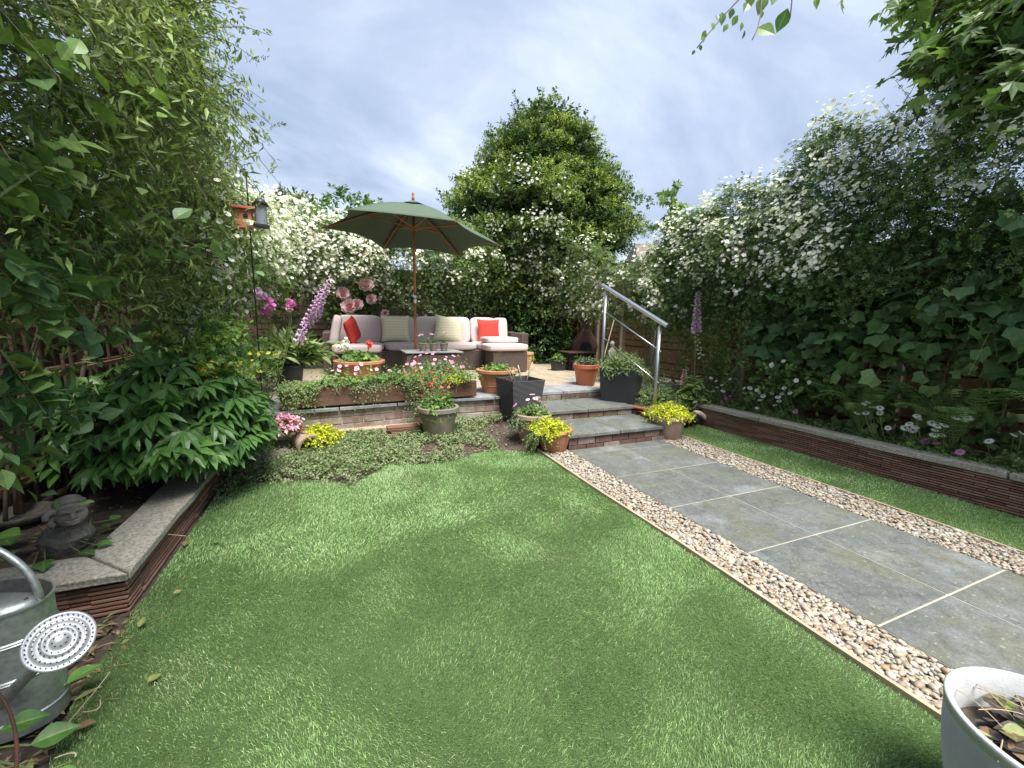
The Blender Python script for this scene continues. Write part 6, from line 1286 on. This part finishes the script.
# ---- fallen leaves and twigs on the lawn
fl = [(186, 541, .055, 'curled pale dead leaf beside the left bed wall'), (215, 543, .05, 'fallen green leaf on the lawn near the left bed wall'), (139, 627, .045, 'small pale fallen leaf on the lawn in front of the bed corner'), (147, 682, .045, 'tan fallen leaf on the lawn below the watering can rose'), (96, 722, .06, 'orange-brown curled leaf at the lower left of the lawn'), (40, 748, .04, 'whitish dead leaf at the bottom left corner'), (181, 590, .035, 'tiny tan leaf on the lawn right of the bed wall')]
for px, py, s_, lab in fl:
    mb = MB(); mb.place(T_OV, at(px, py, .014)[None], nrm(np.array([R.normal(), R.normal(), .1])), nrm(np.array([.2, -.2, 1])+R.normal(size=3)*.2), s_); o = mb.build('fallen_leaf', 'leaf_fresh' if 'green' in lab else ('leaf_dead'), loc=at(px, py, .0)); tag(o, lab, 'leaf', 'fallen leaves on the lawn')
for pts, lab in ((((110, 672), (85, 705), (48, 745)), 'long pale dry stalk lying over the lawn edge at lower left'), (((55, 758), (80, 748), (75, 757)), 'short bent twig at the bottom left of the lawn'), (((100, 700), (104, 712), (82, 712)), 'curled thin dry stem at lower left of the lawn'), (((165, 534), (175, 535), (186, 536)), 'thin pale stalk sticking out of the left bed wall')):
    mb = MB(); z = .015 if pts[0][0] != 165 else .12; tube(mb, bez(at(*pts[0], z), at(*pts[1], z+.01), at(*pts[2], z), 10), .002, 5); o = mb.build('dry_twig', 'edge_wood'); tag(o, lab, 'twig')
mb = MB(); k = 260; P = np.stack([R.uniform(-1.15, -.86, k), R.uniform(1.2, 2.2, k), np.full(k, -.02)], 1); P[:, 2] += R.random(k)*.02; mb.place(T_LNS, P, rdir(k)*[1, 1, .12], nrm(rdir(k)*.4+[0, 0, 1]), .05*(.5+R.random(k))); 
for _ in range(60): q = np.array([R.uniform(-1.1, -.82), R.uniform(1.25, 2.2), -.005]); a = R.random()*6.28; tube(mb, bez(q, q+[.03*math.cos(a), .03*math.sin(a), .012], q+[.08*math.cos(a+.4), .08*math.sin(a+.4), 0], 4), .0012, 3)
g = mb.build('leaf_litter', 'leaf_dead'); tag(g, 'dry straw and leaf litter along the bare soil by the watering can', 'leaf litter', kind='stuff')
k = 400; P = np.stack([R.uniform(-2, -1.1, k), R.uniform(2.45, 4.6, k), np.full(k, .143)], 1); mb = MB(); mb.place(T_OVS, P, rdir(k)*[1, 1, .12], nrm(rdir(k)*.4+[0, 0, 1]), .04*(.5+R.random(k))); g = mb.build('leaf_litter', 'leaf_dead'); tag(g, 'dead leaves on the soil of the left bed', 'leaf litter', kind='stuff')
# ---- background trees beyond the fences
def fartree(label, x, y, r_, h, mat, k, kind='background_tree', size=.22):
    t = thing(kind, label, 'tree', (x, y, 0)); mb = MB(); tube(mb, [(x, y, -.05), (x, y, h*.6), (x+.2, y, h-.5)], [.25, .18, .06], 7); mb.build('trunk', 'bark', t, True)
    d = rdir(k); cl = np.array([x, y, h-r_*1.0])+d*np.array([r_, r_, r_*1.0])*(.72+.3*R.random(k)[:, None])*(1+.15*nz(d*2, 1.8, 1)[:, None]); mb = MB()
    lm = MB(); sel = cl[::12]; tt = np.linspace(0, 1, 4)[None, :, None]; s0 = np.tile([x, y, h*.5], (len(sel), 1)); tubes(lm, s0[:, None]*(1-tt)+sel[:, None]*tt, np.linspace(.07, .02, 4)); lm.build('limbs', 'bark', t)
    rr = np.clip(.4+.3*nz(cl, 1.2, 3), 0, 1); shoots(mb, cl, nrm(d+rdir(k)*.8+[0, 0, .3]), r_*.28, 8, size, T_RH, .2, rnd=rr); mb.build('crown', mat, t)
a = atY(293, 196, 26); fartree('far olive-grey rounded tree above the white rambler', a[0], 26, 1.5, a[2], 'leaf_olive', 420)
a = atY(345, 197, 22); fartree('bright green distant tree left of the parasol', a[0], 22, 1.7, a[2], 'leaf_fresh', 380)
a = atY(375, 207, 20); fartree('lower green distant tree just behind the parasol edge', a[0], 20, 1.0, a[2], 'leaf_rose', 220, size=.18)
a = atY(265, 215, 18); fartree('small dark distant tree behind the bird feeder pole', a[0], 18, 1.0, a[2]+.1, 'leaf_dark_climber', 200, size=.18)
for i, (x, y) in enumerate(((14, 14), (11, 18), (17, 8))):
    fartree(('low garden tree behind the right fence nearest the house', 'low garden tree right behind the big dark tree', 'low garden tree hidden behind the right climber')[i], x, y, 1.6, 3.0+.4*i, 'leaf_rose', 260)
print('verts', sum(len(o.data.vertices) for o in bpy.data.objects if o.type == 'MESH'), 'objs', len(bpy.data.objects))
